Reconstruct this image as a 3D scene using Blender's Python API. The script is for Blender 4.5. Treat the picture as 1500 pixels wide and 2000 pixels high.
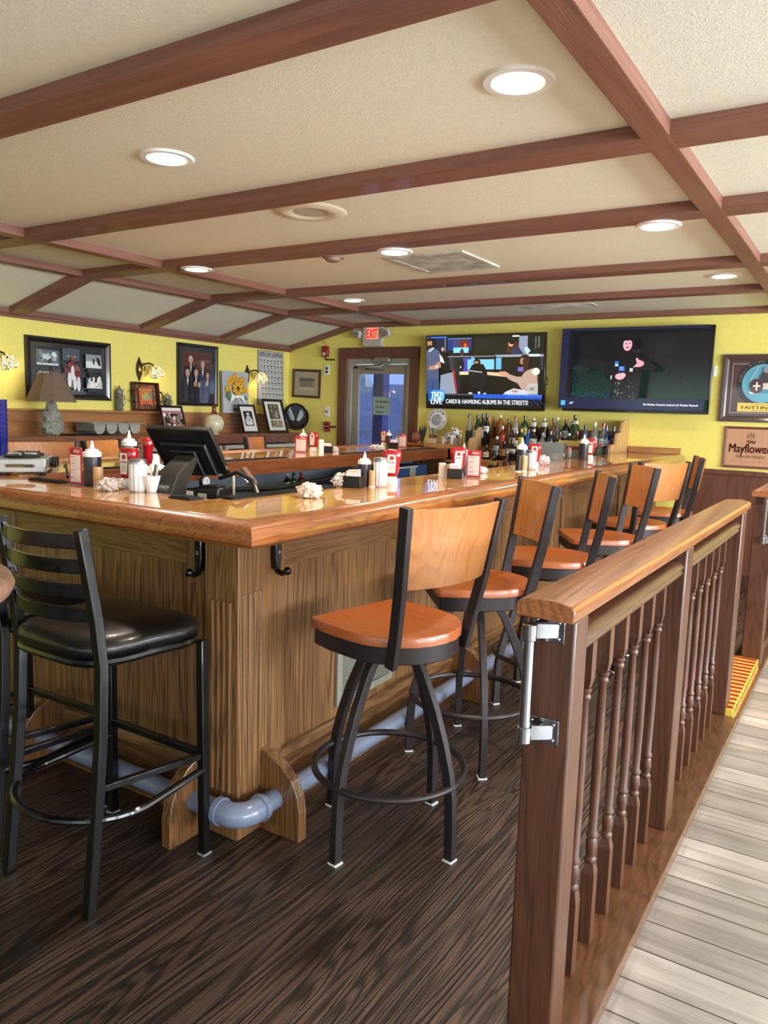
import bpy, bmesh, math, random
from mathutils import Vector, Matrix, noise
PI = math.pi
for o in list(bpy.data.objects): bpy.data.objects.remove(o, do_unlink=True)
scn = bpy.context.scene
COL = scn.collection
random.seed(7)

# ------------------------------------------------------------------ camera
def rz_(t): return Matrix.Rotation(t, 3, 'Z')
def rx_(t): return Matrix.Rotation(t, 3, 'X')
CR = rz_(5.63442365e-01) @ rx_(1.44039465e+00) @ rz_(3.09321092e-02)
EYE = Vector((0, 0, 1.42)); FPX = 1500.0
cam = bpy.data.cameras.new('camera'); cam.sensor_fit = 'VERTICAL'; cam.sensor_height = 36; cam.lens = 27
cam.clip_start = 0.05; cam.clip_end = 200
co = bpy.data.objects.new('camera', cam); COL.objects.link(co)
co.matrix_world = Matrix.Translation(EYE) @ CR.to_4x4()
scn.camera = co
def W(px, py, x=None, y=None, z=None):
    """point of the room seen at a pixel, on one measured plane x=, y= or z="""
    d = CR @ Vector(((px - 750) / FPX, -(py - 1000) / FPX, -1))
    if z is not None: t = (z - EYE.z) / d.z
    elif x is not None: t = (x - EYE.x) / d.x
    else: t = (y - EYE.y) / d.y
    return EYE + d * t

# ------------------------------------------------------------------ light
scn.view_settings.view_transform = 'Standard'; scn.view_settings.look = 'None'
scn.view_settings.gamma = 1; scn.view_settings.use_curve_mapping = False
scn.view_settings.exposure = 0.20
w = bpy.data.worlds.new('world'); scn.world = w; w.use_nodes = True
nt = w.node_tree; nt.nodes.clear()
sky = nt.nodes.new('ShaderNodeTexSky'); sky.sky_type = 'HOSEK_WILKIE'; sky.turbidity = 4
sky.sun_direction = Vector((0.6, -0.5, 0.55)).normalized()
bg = nt.nodes.new('ShaderNodeBackground'); bg.inputs[1].default_value = 4.5
wo = nt.nodes.new('ShaderNodeOutputWorld')
nt.links.new(sky.outputs[0], bg.inputs[0]); nt.links.new(bg.outputs[0], wo.inputs[0])
def area(name, loc, rot, sx, sy, power, col, shape='RECTANGLE', spread=PI):
    l = bpy.data.lights.new(name, 'AREA'); l.shape = shape; l.size = sx
    if shape in ('RECTANGLE', 'ELLIPSE'): l.size_y = sy
    l.energy = power; l.color = col; l.spread = spread
    o = bpy.data.objects.new(name, l); COL.objects.link(o); o.location = loc; o.rotation_euler = rot
    return o
# daylight through the room's window walls (right side and behind the camera)
RX, FY = 4.6, -3.2
for wy in (-1.6, 0.7, 3.0, 5.3):
    area('window_daylight', (RX + 0.25, wy, 1.45), (0, PI / 2 + (.55 if wy > 1 else .25), 0), 1.5, 1.9, 320 if wy > 1 else 150, (0.88, 0.94, 1.0))
for wx in (-4.2, -1.9, 0.4, 2.7):
    area('window_daylight', (wx, FY - 0.25, 1.45), (PI / 2, 0, 0), 1.9, 1.5, 9, (0.88, 0.94, 1.0))
sun = bpy.data.lights.new('sun', 'SUN'); sun.energy = 7; sun.angle = .02; sun.color = (1, .97, .92)
so = bpy.data.objects.new('sun', sun); COL.objects.link(so); so.rotation_euler = Vector((.75, .45, .9)).to_track_quat('Z', 'Y').to_euler()
WARM = (1.0, 0.86, 0.70)

# ------------------------------------------------------------------ materials
def lin(c):
    if isinstance(c, str):
        c = tuple(int(c[i:i + 2], 16) / 255 for i in (0, 2, 4))
    return tuple((v / 12.92 if v <= 0.04045 else ((v + 0.055) / 1.055) ** 2.4) for v in c)
def bsdf(m): return next(n for n in m.node_tree.nodes if n.type == 'BSDF_PRINCIPLED')
def newmat(name):
    m = bpy.data.materials.new(name); m.use_nodes = True
    return m
MC = {}
def plain(name, c, rough=0.5, metal=0.0, coat=0.0, trans=0.0, emit=0.0, bump=0.0, bscale=40, var=0.08, ior=1.45):
    if name in MC: return MC[name]
    m = newmat(name); b = bsdf(m); nt = m.node_tree; c = lin(c)
    b.inputs['Roughness'].default_value = rough; b.inputs['Metallic'].default_value = metal
    b.inputs['Coat Weight'].default_value = coat; b.inputs['Coat Roughness'].default_value = 0.08
    b.inputs['Transmission Weight'].default_value = trans; b.inputs['IOR'].default_value = ior
    tc = nt.nodes.new('ShaderNodeTexCoord'); nz = nt.nodes.new('ShaderNodeTexNoise')
    nz.inputs['Scale'].default_value = bscale * 0.3; nz.inputs['Detail'].default_value = 4
    nt.links.new(tc.outputs['Object'], nz.inputs['Vector'])
    rp = nt.nodes.new('ShaderNodeValToRGB')
    rp.color_ramp.elements[0].position = 0.3; rp.color_ramp.elements[1].position = 0.7
    rp.color_ramp.elements[0].color = (*[v * (1 - var) for v in c], 1)
    rp.color_ramp.elements[1].color = (*[min(1, v * (1 + var)) for v in c], 1)
    nt.links.new(nz.outputs['Fac'], rp.inputs['Fac']); nt.links.new(rp.outputs['Color'], b.inputs['Base Color'])
    if emit:
        b.inputs['Emission Color'].default_value = (*c, 1); b.inputs['Emission Strength'].default_value = emit
    if bump:
        n2 = nt.nodes.new('ShaderNodeTexNoise'); n2.inputs['Scale'].default_value = bscale; n2.inputs['Detail'].default_value = 3
        nt.links.new(tc.outputs['Object'], n2.inputs['Vector'])
        bp = nt.nodes.new('ShaderNodeBump'); bp.inputs['Strength'].default_value = bump; bp.inputs['Distance'].default_value = 0.01
        nt.links.new(n2.outputs['Fac'], bp.inputs['Height']); nt.links.new(bp.outputs['Normal'], b.inputs['Normal'])
    MC[name] = m; return m
def wood(name, light, dark, axis='y', freq=9.0, rough=0.4, coat=0.0, contrast=0.5, pores=0.4, distort=7.0, bump=0.15,
         plank=None, seam='1a120d', stretch=0.10, mid=None, plank_var=0.35, coat_rough=0.06, seamw=0.0022):
    key = name + axis
    if key in MC: return MC[key]
    m = newmat(key); nt = m.node_tree; N = nt.nodes; L = nt.links; b = bsdf(m)
    b.inputs['Roughness'].default_value = rough; b.inputs['Coat Weight'].default_value = coat
    b.inputs['Coat Roughness'].default_value = coat_rough
    tc = N.new('ShaderNodeTexCoord'); vec = tc.outputs['Object']
    brick = None
    if plank:
        pw, pl = plank
        mp = N.new('ShaderNodeMapping')
        if axis == 'y': mp.inputs['Rotation'].default_value = (0, 0, PI / 2)
        L.new(vec, mp.inputs['Vector'])
        brick = N.new('ShaderNodeTexBrick'); brick.offset = 0.37; brick.squash = 1
        brick.inputs['Scale'].default_value = 1; brick.inputs['Brick Width'].default_value = pl
        brick.inputs['Row Height'].default_value = pw; brick.inputs['Mortar Size'].default_value = seamw
        brick.inputs['Mortar Smooth'].default_value = 0.2
        brick.inputs['Color1'].default_value = (0, 0, 0, 1); brick.inputs['Color2'].default_value = (1, 1, 1, 1)
        L.new(mp.outputs[0], brick.inputs['Vector'])
        # shift the grain per plank
        sp = N.new('ShaderNodeVectorMath'); sp.operation = 'MULTIPLY_ADD'
        L.new(brick.outputs['Color'], sp.inputs[0]); sp.inputs[1].default_value = (7.3, 11.1, 5.7); L.new(vec, sp.inputs[2])
        vec = sp.outputs[0]
    sc = {'x': (stretch, 1, 1), 'y': (1, stretch, 1), 'z': (1, 1, stretch)}[axis]
    mg = N.new('ShaderNodeMapping'); mg.inputs['Scale'].default_value = sc; L.new(vec, mg.inputs['Vector'])
    n0 = N.new('ShaderNodeTexNoise'); n0.inputs['Scale'].default_value = freq * 0.45; n0.inputs['Detail'].default_value = 2.5
    n0.inputs['Distortion'].default_value = 0.35
    L.new(mg.outputs[0], n0.inputs['Vector'])
    mu = N.new('ShaderNodeMath'); mu.operation = 'MULTIPLY'; mu.inputs[1].default_value = distort * 12
    L.new(n0.outputs['Fac'], mu.inputs[0])
    fr = N.new('ShaderNodeMath'); fr.operation = 'SINE'
    m2 = N.new('ShaderNodeMath'); m2.operation = 'MULTIPLY'; m2.inputs[1].default_value = 3.0
    L.new(mu.outputs[0], m2.inputs[0]); L.new(m2.outputs[0], fr.inputs[0])
    r1 = N.new('ShaderNodeMapRange'); r1.inputs['From Min'].default_value = -1; r1.inputs['From Max'].default_value = 1
    L.new(fr.outputs[0], r1.inputs['Value'])
    pw_ = N.new('ShaderNodeMath'); pw_.operation = 'POWER'; pw_.inputs[1].default_value = 2.2; L.new(r1.outputs[0], pw_.inputs[0])
    # fine pores
    sc2 = tuple(v * (0.35 if v < 1 else 1) for v in sc)
    mg2 = N.new('ShaderNodeMapping'); mg2.inputs['Scale'].default_value = sc2; L.new(vec, mg2.inputs['Vector'])
    n1 = N.new('ShaderNodeTexNoise'); n1.inputs['Scale'].default_value = 190; n1.inputs['Detail'].default_value = 2
    L.new(mg2.outputs[0], n1.inputs['Vector'])
    r2 = N.new('ShaderNodeMapRange'); r2.inputs['From Min'].default_value = 0.38; r2.inputs['From Max'].default_value = 0.66
    L.new(n1.outputs['Fac'], r2.inputs['Value'])
    n3 = N.new('ShaderNodeTexNoise'); n3.inputs['Scale'].default_value = 2.2; n3.inputs['Detail'].default_value = 2
    L.new(mg.outputs[0], n3.inputs['Vector'])
    a = N.new('ShaderNodeMath'); a.operation = 'MULTIPLY'; a.inputs[1].default_value = contrast; L.new(pw_.outputs[0], a.inputs[0])
    c_ = N.new('ShaderNodeMath'); c_.operation = 'MULTIPLY_ADD'; c_.inputs[1].default_value = pores
    L.new(r2.outputs[0], c_.inputs[0]); L.new(a.outputs[0], c_.inputs[2])
    d_ = N.new('ShaderNodeMath'); d_.operation = 'MULTIPLY_ADD'; d_.inputs[1].default_value = 0.5
    L.new(n3.outputs['Fac'], d_.inputs[0]); L.new(c_.outputs[0], d_.inputs[2])
    e_ = N.new('ShaderNodeMath'); e_.operation = 'SUBTRACT'; e_.inputs[1].default_value = 0.22; e_.use_clamp = True
    L.new(d_.outputs[0], e_.inputs[0])
    rp = N.new('ShaderNodeValToRGB'); rp.color_ramp.elements[0].color = (*lin(light), 1); rp.color_ramp.elements[1].color = (*lin(dark), 1)
    rp.color_ramp.elements[1].position = 0.95
    if mid:
        el = rp.color_ramp.elements.new(0.45); el.color = (*lin(mid), 1)
    L.new(e_.outputs[0], rp.inputs['Fac'])
    out = rp.outputs['Color']; hgt = e_.outputs[0]
    if plank:
        hs = N.new('ShaderNodeHueSaturation')
        vr = N.new('ShaderNodeMapRange'); vr.inputs['To Min'].default_value = 1 - plank_var; vr.inputs['To Max'].default_value = 1 + plank_var
        L.new(brick.outputs['Color'], vr.inputs['Value']); L.new(vr.outputs[0], hs.inputs['Value']); L.new(out, hs.inputs['Color'])
        mx = N.new('ShaderNodeMixRGB'); L.new(brick.outputs['Fac'], mx.inputs['Fac']); L.new(hs.outputs[0], mx.inputs[1])
        mx.inputs[2].default_value = (*lin(seam), 1); out = mx.outputs[0]
        ad = N.new('ShaderNodeMath'); ad.operation = 'ADD'; L.new(brick.outputs['Fac'], ad.inputs[0]); L.new(hgt, ad.inputs[1]); hgt = ad.outputs[0]
    L.new(out, b.inputs['Base Color'])
    if bump:
        bp = N.new('ShaderNodeBump'); bp.invert = True; bp.inputs['Strength'].default_value = bump; bp.inputs['Distance'].default_value = 0.004
        L.new(hgt, bp.inputs['Height']); L.new(bp.outputs['Normal'], b.inputs['Normal'])
    MC[key] = m; return m
def attr_mat(name, emit=0.0, rough=0.4, coat=0.0):
    if name in MC: return MC[name]
    m = newmat(name); nt = m.node_tree; b = bsdf(m)
    at = nt.nodes.new('ShaderNodeAttribute'); at.attribute_name = 'Col'
    b.inputs['Roughness'].default_value = rough; b.inputs['Coat Weight'].default_value = coat; b.inputs['Coat Roughness'].default_value = 0.03
    if emit:
        b.inputs['Base Color'].default_value = (0.01, 0.01, 0.01, 1)
        nt.links.new(at.outputs['Color'], b.inputs['Emission Color']); b.inputs['Emission Strength'].default_value = emit
    else: nt.links.new(at.outputs['Color'], b.inputs['Base Color'])
    MC[name] = m; return m
# woods
def oak(ax): return wood('oak_panel', '946b42', '402814', ax, freq=14, rough=0.38, coat=0.25, contrast=0.48, pores=0.42, distort=4.5, coat_rough=0.25, stretch=.05)
def oakd(ax): return wood('oak_rail', '87603a', '402815', ax, freq=14, rough=0.38, coat=0.25, contrast=0.38, pores=0.4, distort=4, coat_rough=0.25)
def bartop(ax): return wood('lacquered_top', 'e8a650', 'b56c2a', ax, freq=7, rough=0.3, coat=1.0, contrast=0.35, pores=0.15, distort=3, bump=0.0, plank=(0.16, 1.1), seam='8a4a18', plank_var=0.16, coat_rough=0.015, seamw=0.001)
def nosew(ax): return wood('lacquered_nosing', 'a4602c', '5a2c12', ax, freq=16, rough=0.3, coat=1.0, contrast=0.38, pores=0.3, distort=4, bump=0.05, coat_rough=0.06)
def beamw(ax): return wood('ceiling_beam_wood', '84584a', '57352b', ax, freq=5, rough=0.55, coat=0.1, contrast=0.25, pores=0.3, distort=3, bump=0.2, stretch=0.05)
def railw(ax): return wood('railing_wood', '5e3a28', '2e1a12', ax, freq=10, rough=0.42, coat=0.2, contrast=0.3, pores=0.3, distort=4, coat_rough=0.2)
def capw(ax): return wood('railing_cap_wood', 'a86a3c', '6c3c1e', ax, freq=12, rough=0.32, coat=0.6, contrast=0.38, pores=0.4, distort=4, coat_rough=0.15)
def stoolw(ax): return wood('stool_wood', 'bc7a40', '98582a', ax, freq=7, rough=0.38, coat=0.4, contrast=0.42, pores=0.12, distort=6, stretch=.28, bump=0.02, coat_rough=0.18)
def seatw(ax): return wood('stool_seat_wood', 'b86430', '93471f', ax, freq=5, rough=0.32, coat=0.6, contrast=0.3, pores=0.15, distort=3, bump=0.02, coat_rough=0.2)
def shelfw(ax): return wood('shelf_wood', 'b98652', '85552f', ax, freq=6, rough=0.45, coat=0.2, contrast=0.4, pores=0.3, distort=3)
def ledgew(ax): return wood('ledge_wood', 'b07c4c', '7c4c2b', ax, freq=5, rough=0.4, coat=0.3, contrast=0.4, pores=0.3, distort=3)
def wains(ax): return wood('wainscot_wood', '6e4434', '40241b', ax, freq=4, rough=0.45, coat=0.3, contrast=0.3, pores=0.3, distort=3)
DFLOOR = wood('dark_plank_floor', '59443a', '18110e', 'y', freq=13, rough=0.42, coat=0.18, contrast=0.62, pores=0.36, distort=4.2, bump=0.45, plank=(0.24, 2.6), seam='0c0705', seamw=.003, stretch=0.065, plank_var=0.3, coat_rough=0.35, mid='2f211b')
LFLOOR = wood('pale_plank_floor', 'c2b9b3', '7c716b', 'x', freq=8, rough=0.4, coat=0.5, contrast=0.34, pores=0.25, distort=1.6, bump=0.1, plank=(0.142, 1.25), seam='4a4038', seamw=.003, stretch=0.07, plank_var=0.3, coat_rough=0.25)
SILLW = wood('curb_wood', '6c4630', '3a2316', 'y', freq=5, rough=0.35, coat=0.5, contrast=0.32, pores=0.3, distort=6, coat_rough=0.2, stretch=0.3)
YEL = plain('yellow_wall_paint', 'e6da74', 0.7, bump=0.12, bscale=90, var=0.03)
CEIL = plain('cream_ceiling_plaster', 'e0e0cf', 0.8, bump=0.16, bscale=120, var=0.03)
BLKM = plain('gloss_black_metal', '0c0c0f', 0.28, metal=0.3, coat=0.6, var=0.15)
BRZM = plain('dark_bronze_metal', '3a3435', 0.42, metal=0.55, var=0.12)
VINYL = plain('black_vinyl', '120f0f', 0.34, coat=0.2, bump=0.08, bscale=160)
CHROME = plain('chrome', 'a8abb2', 0.12, metal=1.0, var=0.02)
STEEL = plain('brushed_steel', '9fa1a3', 0.3, metal=0.9, var=0.06)
PIPE = plain('grey_blue_painted_pipe', '76819a', 0.28, coat=0.4, var=0.08, bscale=20)
WHITE = plain('white_plastic', 'e8e6e0', 0.4, var=0.02)
BLACK = plain('black_plastic', '141414', 0.4, var=0.1)
RUBBER = plain('black_rubber', '101010', 0.65, var=0.1)
RED = plain('red_plastic', 'b3161c', 0.25, coat=0.5, var=0.05)
GLASS = plain('clear_glass', 'f4f8f6', 0.03, trans=1.0, var=0.0)
DARKF = plain('black_frame_lacquer', '181314', 0.3, coat=0.4, var=0.1)
PAPER = attr_mat('printed_matter', rough=0.55)
GLOSSP = attr_mat('glazed_print', rough=0.3, coat=1.0)
SCREEN = attr_mat('lit_screen', emit=1.15, rough=0.15)

# ------------------------------------------------------------------ mesh helpers
def link(o): COL.objects.link(o); return o
def tag(o, label=None, cat=None, group=None, kind=None):
    if label: o['label'] = label
    if cat: o['category'] = cat
    if group: o['group'] = group
    if kind: o['kind'] = kind
    return o
def thing(name, label, cat, loc=(0, 0, 0), rz=0.0, group=None):
    o = link(bpy.data.objects.new(name, None)); o.location = loc; o.rotation_euler = (0, 0, rz)
    o.empty_display_size = 0.05
    return tag(o, label, cat, group)
def frame_from(d, up=Vector((0, 0, 1))):
    d = d.normalized()
    s = d.cross(up)
    if s.length < 1e-4: s = d.cross(Vector((0, 1, 0)))
    s.normalize(); u = s.cross(d).normalized()
    return s, u
class M:
    def __init__(s, T=None): s.bm = bmesh.new(); s.T = T
    def v(s, p):
        p = Vector(p)
        return s.bm.verts.new(s.T @ p if s.T else p)
    def face(s, vs):
        try: return s.bm.faces.new(vs)
        except ValueError: return None
    def box(s, a, b, R=None, c=None):
        x0, y0, z0 = a; x1, y1, z1 = b
        P = [(x, y, z) for x in (x0, x1) for y in (y0, y1) for z in (z0, z1)]
        if R is not None:
            c = Vector(c) if c is not None else Vector(((x0 + x1) / 2, (y0 + y1) / 2, (z0 + z1) / 2))
            P = [c + R @ (Vector(p) - c) for p in P]
        V = [s.v(p) for p in P]
        for f in ((0, 1, 3, 2), (4, 6, 7, 5), (0, 4, 5, 1), (2, 3, 7, 6), (0, 2, 6, 4), (1, 5, 7, 3)): s.face([V[i] for i in f])
        return s
    def prism(s, poly, axis, a, b):
        """extrude a 2D polygon along an axis; poly coords are the other two axes in order"""
        def P(u, v, t): return {'x': (t, u, v), 'y': (u, t, v), 'z': (u, v, t)}[axis]
        A = [s.v(P(u, v, a)) for u, v in poly]; B = [s.v(P(u, v, b)) for u, v in poly]
        n = len(poly)
        s.face(A[::-1]); s.face(B)
        for i in range(n): s.face([A[i], A[(i + 1) % n], B[(i + 1) % n], B[i]])
        return s
    def lathe(s, prof, c=(0, 0, 0), seg=20, R=None, cap=True):
        c = Vector(c); rings = []
        for r, z in prof:
            ring = []
            for i in range(seg):
                a = 2 * PI * i / seg; p = Vector((r * math.cos(a), r * math.sin(a), z))
                if R is not None: p = R @ p
                ring.append(s.v(c + p))
            rings.append(ring)
        for A, B in zip(rings, rings[1:]):
            for i in range(seg): s.face([A[i], A[(i + 1) % seg], B[(i + 1) % seg], B[i]])
        if cap: s.face(rings[0][::-1]); s.face(rings[-1])
        return s
    def cyl(s, p0, p1, r, seg=14, r1=None):
        p0 = Vector(p0); p1 = Vector(p1); d = p1 - p0
        R = d.to_track_quat('Z', 'Y').to_matrix()
        return s.lathe([(r, 0), (r if r1 is None else r1, d.length)], p0, seg, R)
    def ball(s, c, r, sx=1, sy=1, sz=1, seg=16, rings=9, R=None, fn=None):
        c = Vector(c); rows = []
        for j in range(1, rings):
            t = PI * j / rings; row = []
            for i in range(seg):
                a = 2 * PI * i / seg
                n = Vector((math.sin(t) * math.cos(a), math.sin(t) * math.sin(a), math.cos(t)))
                k = fn(n) if fn else 1
                p = Vector((n.x * r * sx * k, n.y * r * sy * k, n.z * r * sz * k))
                if R is not None: p = R @ p
                row.append(s.v(c + p))
            rows.append(row)
        def pole(z):
            p = Vector((0, 0, z * r * sz * (fn(Vector((0, 0, z))) if fn else 1)))
            return s.v(c + (R @ p if R is not None else p))
        T, B = pole(1), pole(-1)
        for i in range(seg):
            s.face([T, rows[0][i], rows[0][(i + 1) % seg]]); s.face([B, rows[-1][(i + 1) % seg], rows[-1][i]])
        for A, Bq in zip(rows, rows[1:]):
            for i in range(seg): s.face([A[i], Bq[i], Bq[(i + 1) % seg], A[(i + 1) % seg]])
        return s
    def sweep(s, pts, prof, closed=False, up=(0, 0, 1), scales=None):
        """sweep a 2D profile (side, up) along a polyline with mitred joints"""
        pts = [Vector(p) for p in pts]; up = Vector(up); n = len(pts); rings = []
        for i, p in enumerate(pts):
            if closed: a = (p - pts[i - 1]); b = (pts[(i + 1) % n] - p)
            else:
                a = p - pts[i - 1] if i else pts[1] - p
                b = pts[i + 1] - p if i < n - 1 else a
            a = a.normalized(); b = b.normalized(); t = (a + b)
            t = t.normalized() if t.length > 1e-5 else a
            sd, u = frame_from(t, up)
            k = 1 / max(0.4, t.dot(a)) if n > 2 else 1
            # mitre stretches across the bend
            bend = (b - a); bl = bend.length
            sc = scales[i] if scales else 1
            ring = []
            for x, y in prof:
                q = sd * x * sc + u * y * sc
                if bl > 1e-4:
                    bd = bend.normalized(); q = q + bd * (q.dot(bd) * (k - 1))
                ring.append(s.v(p + q))
            rings.append(ring)
        m = len(prof); pairs = list(zip(rings, rings[1:])) + ([(rings[-1], rings[0])] if closed else [])
        for A, B in pairs:
            for i in range(m): s.face([A[i], A[(i + 1) % m], B[(i + 1) % m], B[i]])
        if not closed: s.face(rings[0][::-1]); s.face(rings[-1])
        return s
    def tube(s, pts, r, seg=10, closed=False, up=(0, 0, 1), scales=None):
        return s.sweep(pts, [(r * math.cos(2 * PI * i / seg), r * math.sin(2 * PI * i / seg)) for i in range(seg)], closed, up, scales)
    def sq(s, pts, w_, h_, closed=False, up=(0, 0, 1)):
        return s.sweep(pts, [(-w_ / 2, -h_ / 2), (w_ / 2, -h_ / 2), (w_ / 2, h_ / 2), (-w_ / 2, h_ / 2)], closed, up)
    def build(s, name, mat, parent=None, bev=0.0, smooth=True, bseg=2, angle=35, loc=None, rot=None, sub=0):
        bmesh.ops.recalc_face_normals(s.bm, faces=s.bm.faces)
        me = bpy.data.meshes.new(name); s.bm.to_mesh(me); s.bm.free()
        me.materials.append(mat)
        if smooth:
            for p in me.polygons: p.use_smooth = True
            me.set_sharp_from_angle(angle=math.radians(angle))
        o = link(bpy.data.objects.new(name, me))
        if parent is not None: o.parent = parent
        if loc is not None: o.location = loc
        if rot is not None: o.rotation_euler = rot
        if bev:
            b = o.modifiers.new('bevel', 'BEVEL'); b.width = bev; b.segments = bseg; b.limit_method = 'ANGLE'; b.angle_limit = math.radians(40)
            b.harden_normals = False
        if sub:
            q = o.modifiers.new('sub', 'SUBSURF'); q.levels = sub; q.render_levels = sub
        return o
def circ(r, n=24, c=(0, 0), z=None, a0=0, a1=2 * PI):
    out = []
    for i in range(n):
        a = a0 + (a1 - a0) * i / (n if abs(a1 - a0 - 2 * PI) < 1e-6 else n - 1)
        p = (c[0] + r * math.cos(a), c[1] + r * math.sin(a))
        out.append(p if z is None else (p[0], p[1], z))
    return out
def struct(o, label=None):
    o['kind'] = 'structure'
    if label: o['label'] = label
    return o
def dup(root, loc=None, rz=None, label=None, group=None):
    r = root.copy(); COL.objects.link(r)
    if loc is not None: r.location = loc
    if rz is not None: r.rotation_euler = (0, 0, rz)
    if label: r['label'] = label
    if group: r['group'] = group
    for ch in list(root.children):
        c = ch.copy(); COL.objects.link(c); c.parent = r
        for g in list(ch.children):
            d = g.copy(); COL.objects.link(d); d.parent = c
    return r

# flat coloured drawings (screens, prints, labels): real flat surfaces
TXT = {}
def text_tris(s):
    if s not in TXT:
        cu = bpy.data.curves.new('t', 'FONT'); cu.body = s; cu.size = 1; cu.resolution_u = 3
        ob = bpy.data.objects.new('t', cu); me = bpy.data.meshes.new_from_object(ob)
        vs = [v.co.to_2d() for v in me.vertices]; fs = [tuple(p.vertices) for p in me.polygons]
        bpy.data.objects.remove(ob); bpy.data.curves.remove(cu); bpy.data.meshes.remove(me)
        if not vs: vs = [Vector((0, 0)), Vector((.3, 0)), Vector((0, .01))]
        x0 = min(v.x for v in vs); x1 = max(v.x for v in vs)
        TXT[s] = (vs, fs, x0, x1)
    return TXT[s]
class Art:
    def __init__(s, step=0.0003): s.P = []; s.k = 0; s.step = step
    def poly(s, pts, c): s.P.append(([(p[0], p[1]) for p in pts], [tuple(range(len(pts)))], lin(c), s.k)); s.k += 1; return s
    def rect(s, x0, z0, x1, z1, c): return s.poly([(x0, z0), (x1, z0), (x1, z1), (x0, z1)], c)
    def ell(s, cx, cz, rx, rz, c, ang=0, n=18):
        ca, sa = math.cos(ang), math.sin(ang); P = []
        for i in range(n):
            t = 2 * PI * i / n; x, z = rx * math.cos(t), rz * math.sin(t)
            P.append((cx + x * ca - z * sa, cz + x * sa + z * ca))
        return s.poly(P, c)
    def line(s, pts, w_, c):
        for a, b in zip(pts, pts[1:]):
            a = Vector(a); b = Vector(b); d = (b - a)
            if d.length < 1e-6: continue
            n = Vector((-d.y, d.x)).normalized() * w_ / 2
            s.poly([a - n, b - n, b + n, a + n], c)
        return s
    def text(s, t, cx, cz, h, c, width=None, ang=0, bold=0, align='c', shear=0):
        vs, fs, x0, x1 = text_tris(t); sc = h / 0.72; sx = (width / max(1e-6, (x1 - x0))) if width else sc
        off = {'c': (x0 + x1) / 2, 'l': x0, 'r': x1}[align]; ca, sa = math.cos(ang), math.sin(ang)
        for dx in ([0] if not bold else [-bold, 0, bold]):
            P = []
            for v in vs:
                x = (v.x - off) * sx + dx + shear * v.y * sc; z = (v.y - 0.35) * sc
                P.append((cx + x * ca - z * sa, cz + x * sa + z * ca))
            s.P.append((P, fs, lin(c), s.k))
        s.k += 1; return s
    def arc(s, t, cx, cz, r, a_mid, h, c, spread=1.0, out=True, bold=0):
        ws = []
        for ch in t:
            if ch == ' ': ws.append(0.3)
            else: ws.append(text_tris(ch)[3] - text_tris(ch)[2] + 0.12)
        tot = sum(ws) * h / 0.72 * spread; acc = 0
        for ch, wd in zip(t, ws):
            m_ = (acc + wd / 2) * h / 0.72 * spread - tot / 2; acc += wd
            if ch == ' ': continue
            a = a_mid - m_ / r if out else a_mid + m_ / r
            s.text(ch, cx + r * math.cos(a), cz + r * math.sin(a), h, c, ang=(a - PI / 2) if out else (a + PI / 2), bold=bold)
        return s
    def build(s, name, mat, parent=None, y=0.0, T=None, loc=None, rot=None):
        bm = bmesh.new(); lay = bm.loops.layers.float_color.new('Col')
        for P, F, c, k in s.P:
            V = [Vector((p[0], y - k * s.step, p[1])) for p in P]
            if T: V = [T @ v for v in V]
            V = [bm.verts.new(v) for v in V]
            for f in F:
                try: fc = bm.faces.new([V[i] for i in f])
                except ValueError: continue
                for l in fc.loops: l[lay] = (*c, 1)
        for fc in bm.faces:
            fc.normal_update()
        me = bpy.data.meshes.new(name); bm.to_mesh(me); bm.free(); me.materials.append(mat)
        o = link(bpy.data.objects.new(name, me))
        if parent is not None: o.parent = parent
        if loc is not None: o.location = loc
        if rot is not None: o.rotation_euler = rot
        return o

# ================================================================== the room
YW, XL = 7.8, -6.44           # far wall, left wall
ZC, ZB = 2.452, 2.40          # ceiling plaster, beam underside
XB = -5.42                    # where the ceiling starts to slope down to the left wall
ZL = 2.19                     # height of ceiling at the left wall
struct(M().box((XL, FY, -0.10), (-0.60, YW, 0.0)).build('floor', DFLOOR, smooth=False), 'dark stained wide plank floor around the bar')
struct(M().box((-0.72, FY, -0.16), (RX, YW, -0.09)).build('floor', LFLOOR, smooth=False), 'pale grey plank floor beyond the railing')
# far wall with the door hole
DX0, DX1, DZ = -5.52, -4.62, 2.04
m = M()
m.box((XL - .1, YW, -.2), (DX0, YW + .12, 2.6)); m.box((DX1, YW, -.2), (RX, YW + .12, 2.6)); m.box((DX0, YW, DZ), (DX1, YW + .12, 2.6))
struct(m.build('wall_back', YEL, smooth=False), 'yellow painted far wall with the two screens')
struct(M().box((XL - .12, FY, -.2), (XL, YW + .12, 2.6)).build('wall_left', YEL, smooth=False), 'yellow painted left wall')
WH = plain('pale_wall_paint', 'c9bfa6', 0.8)
m = M(); m.box((RX, FY, -.2), (RX + .12, YW, .7)); m.box((RX, FY, 2.2), (RX + .12, YW, 2.6))
ys = [FY, -2.6, -.6, -.3, 1.7, 2.0, 4.0, 4.3, 6.3, YW]
for a, b_ in zip(ys[::2], ys[1::2]): m.box((RX, a, .7), (RX + .12, b_, 2.2))
struct(m.build('wall_right', WH, smooth=False))
m = M(); m.box((XL, FY - .12, -.2), (RX, FY, .7)); m.box((XL, FY - .12, 2.2), (RX, FY, 2.6))
xs = [XL, -5.2, -3.2, -2.9, -.9, -.6, 1.4, 1.7, 3.7, RX]
for a, b_ in zip(xs[::2], xs[1::2]): m.box((a, FY - .12, .7), (b_, FY, 2.2))
struct(m.build('wall_front', WH, smooth=False))
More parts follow.
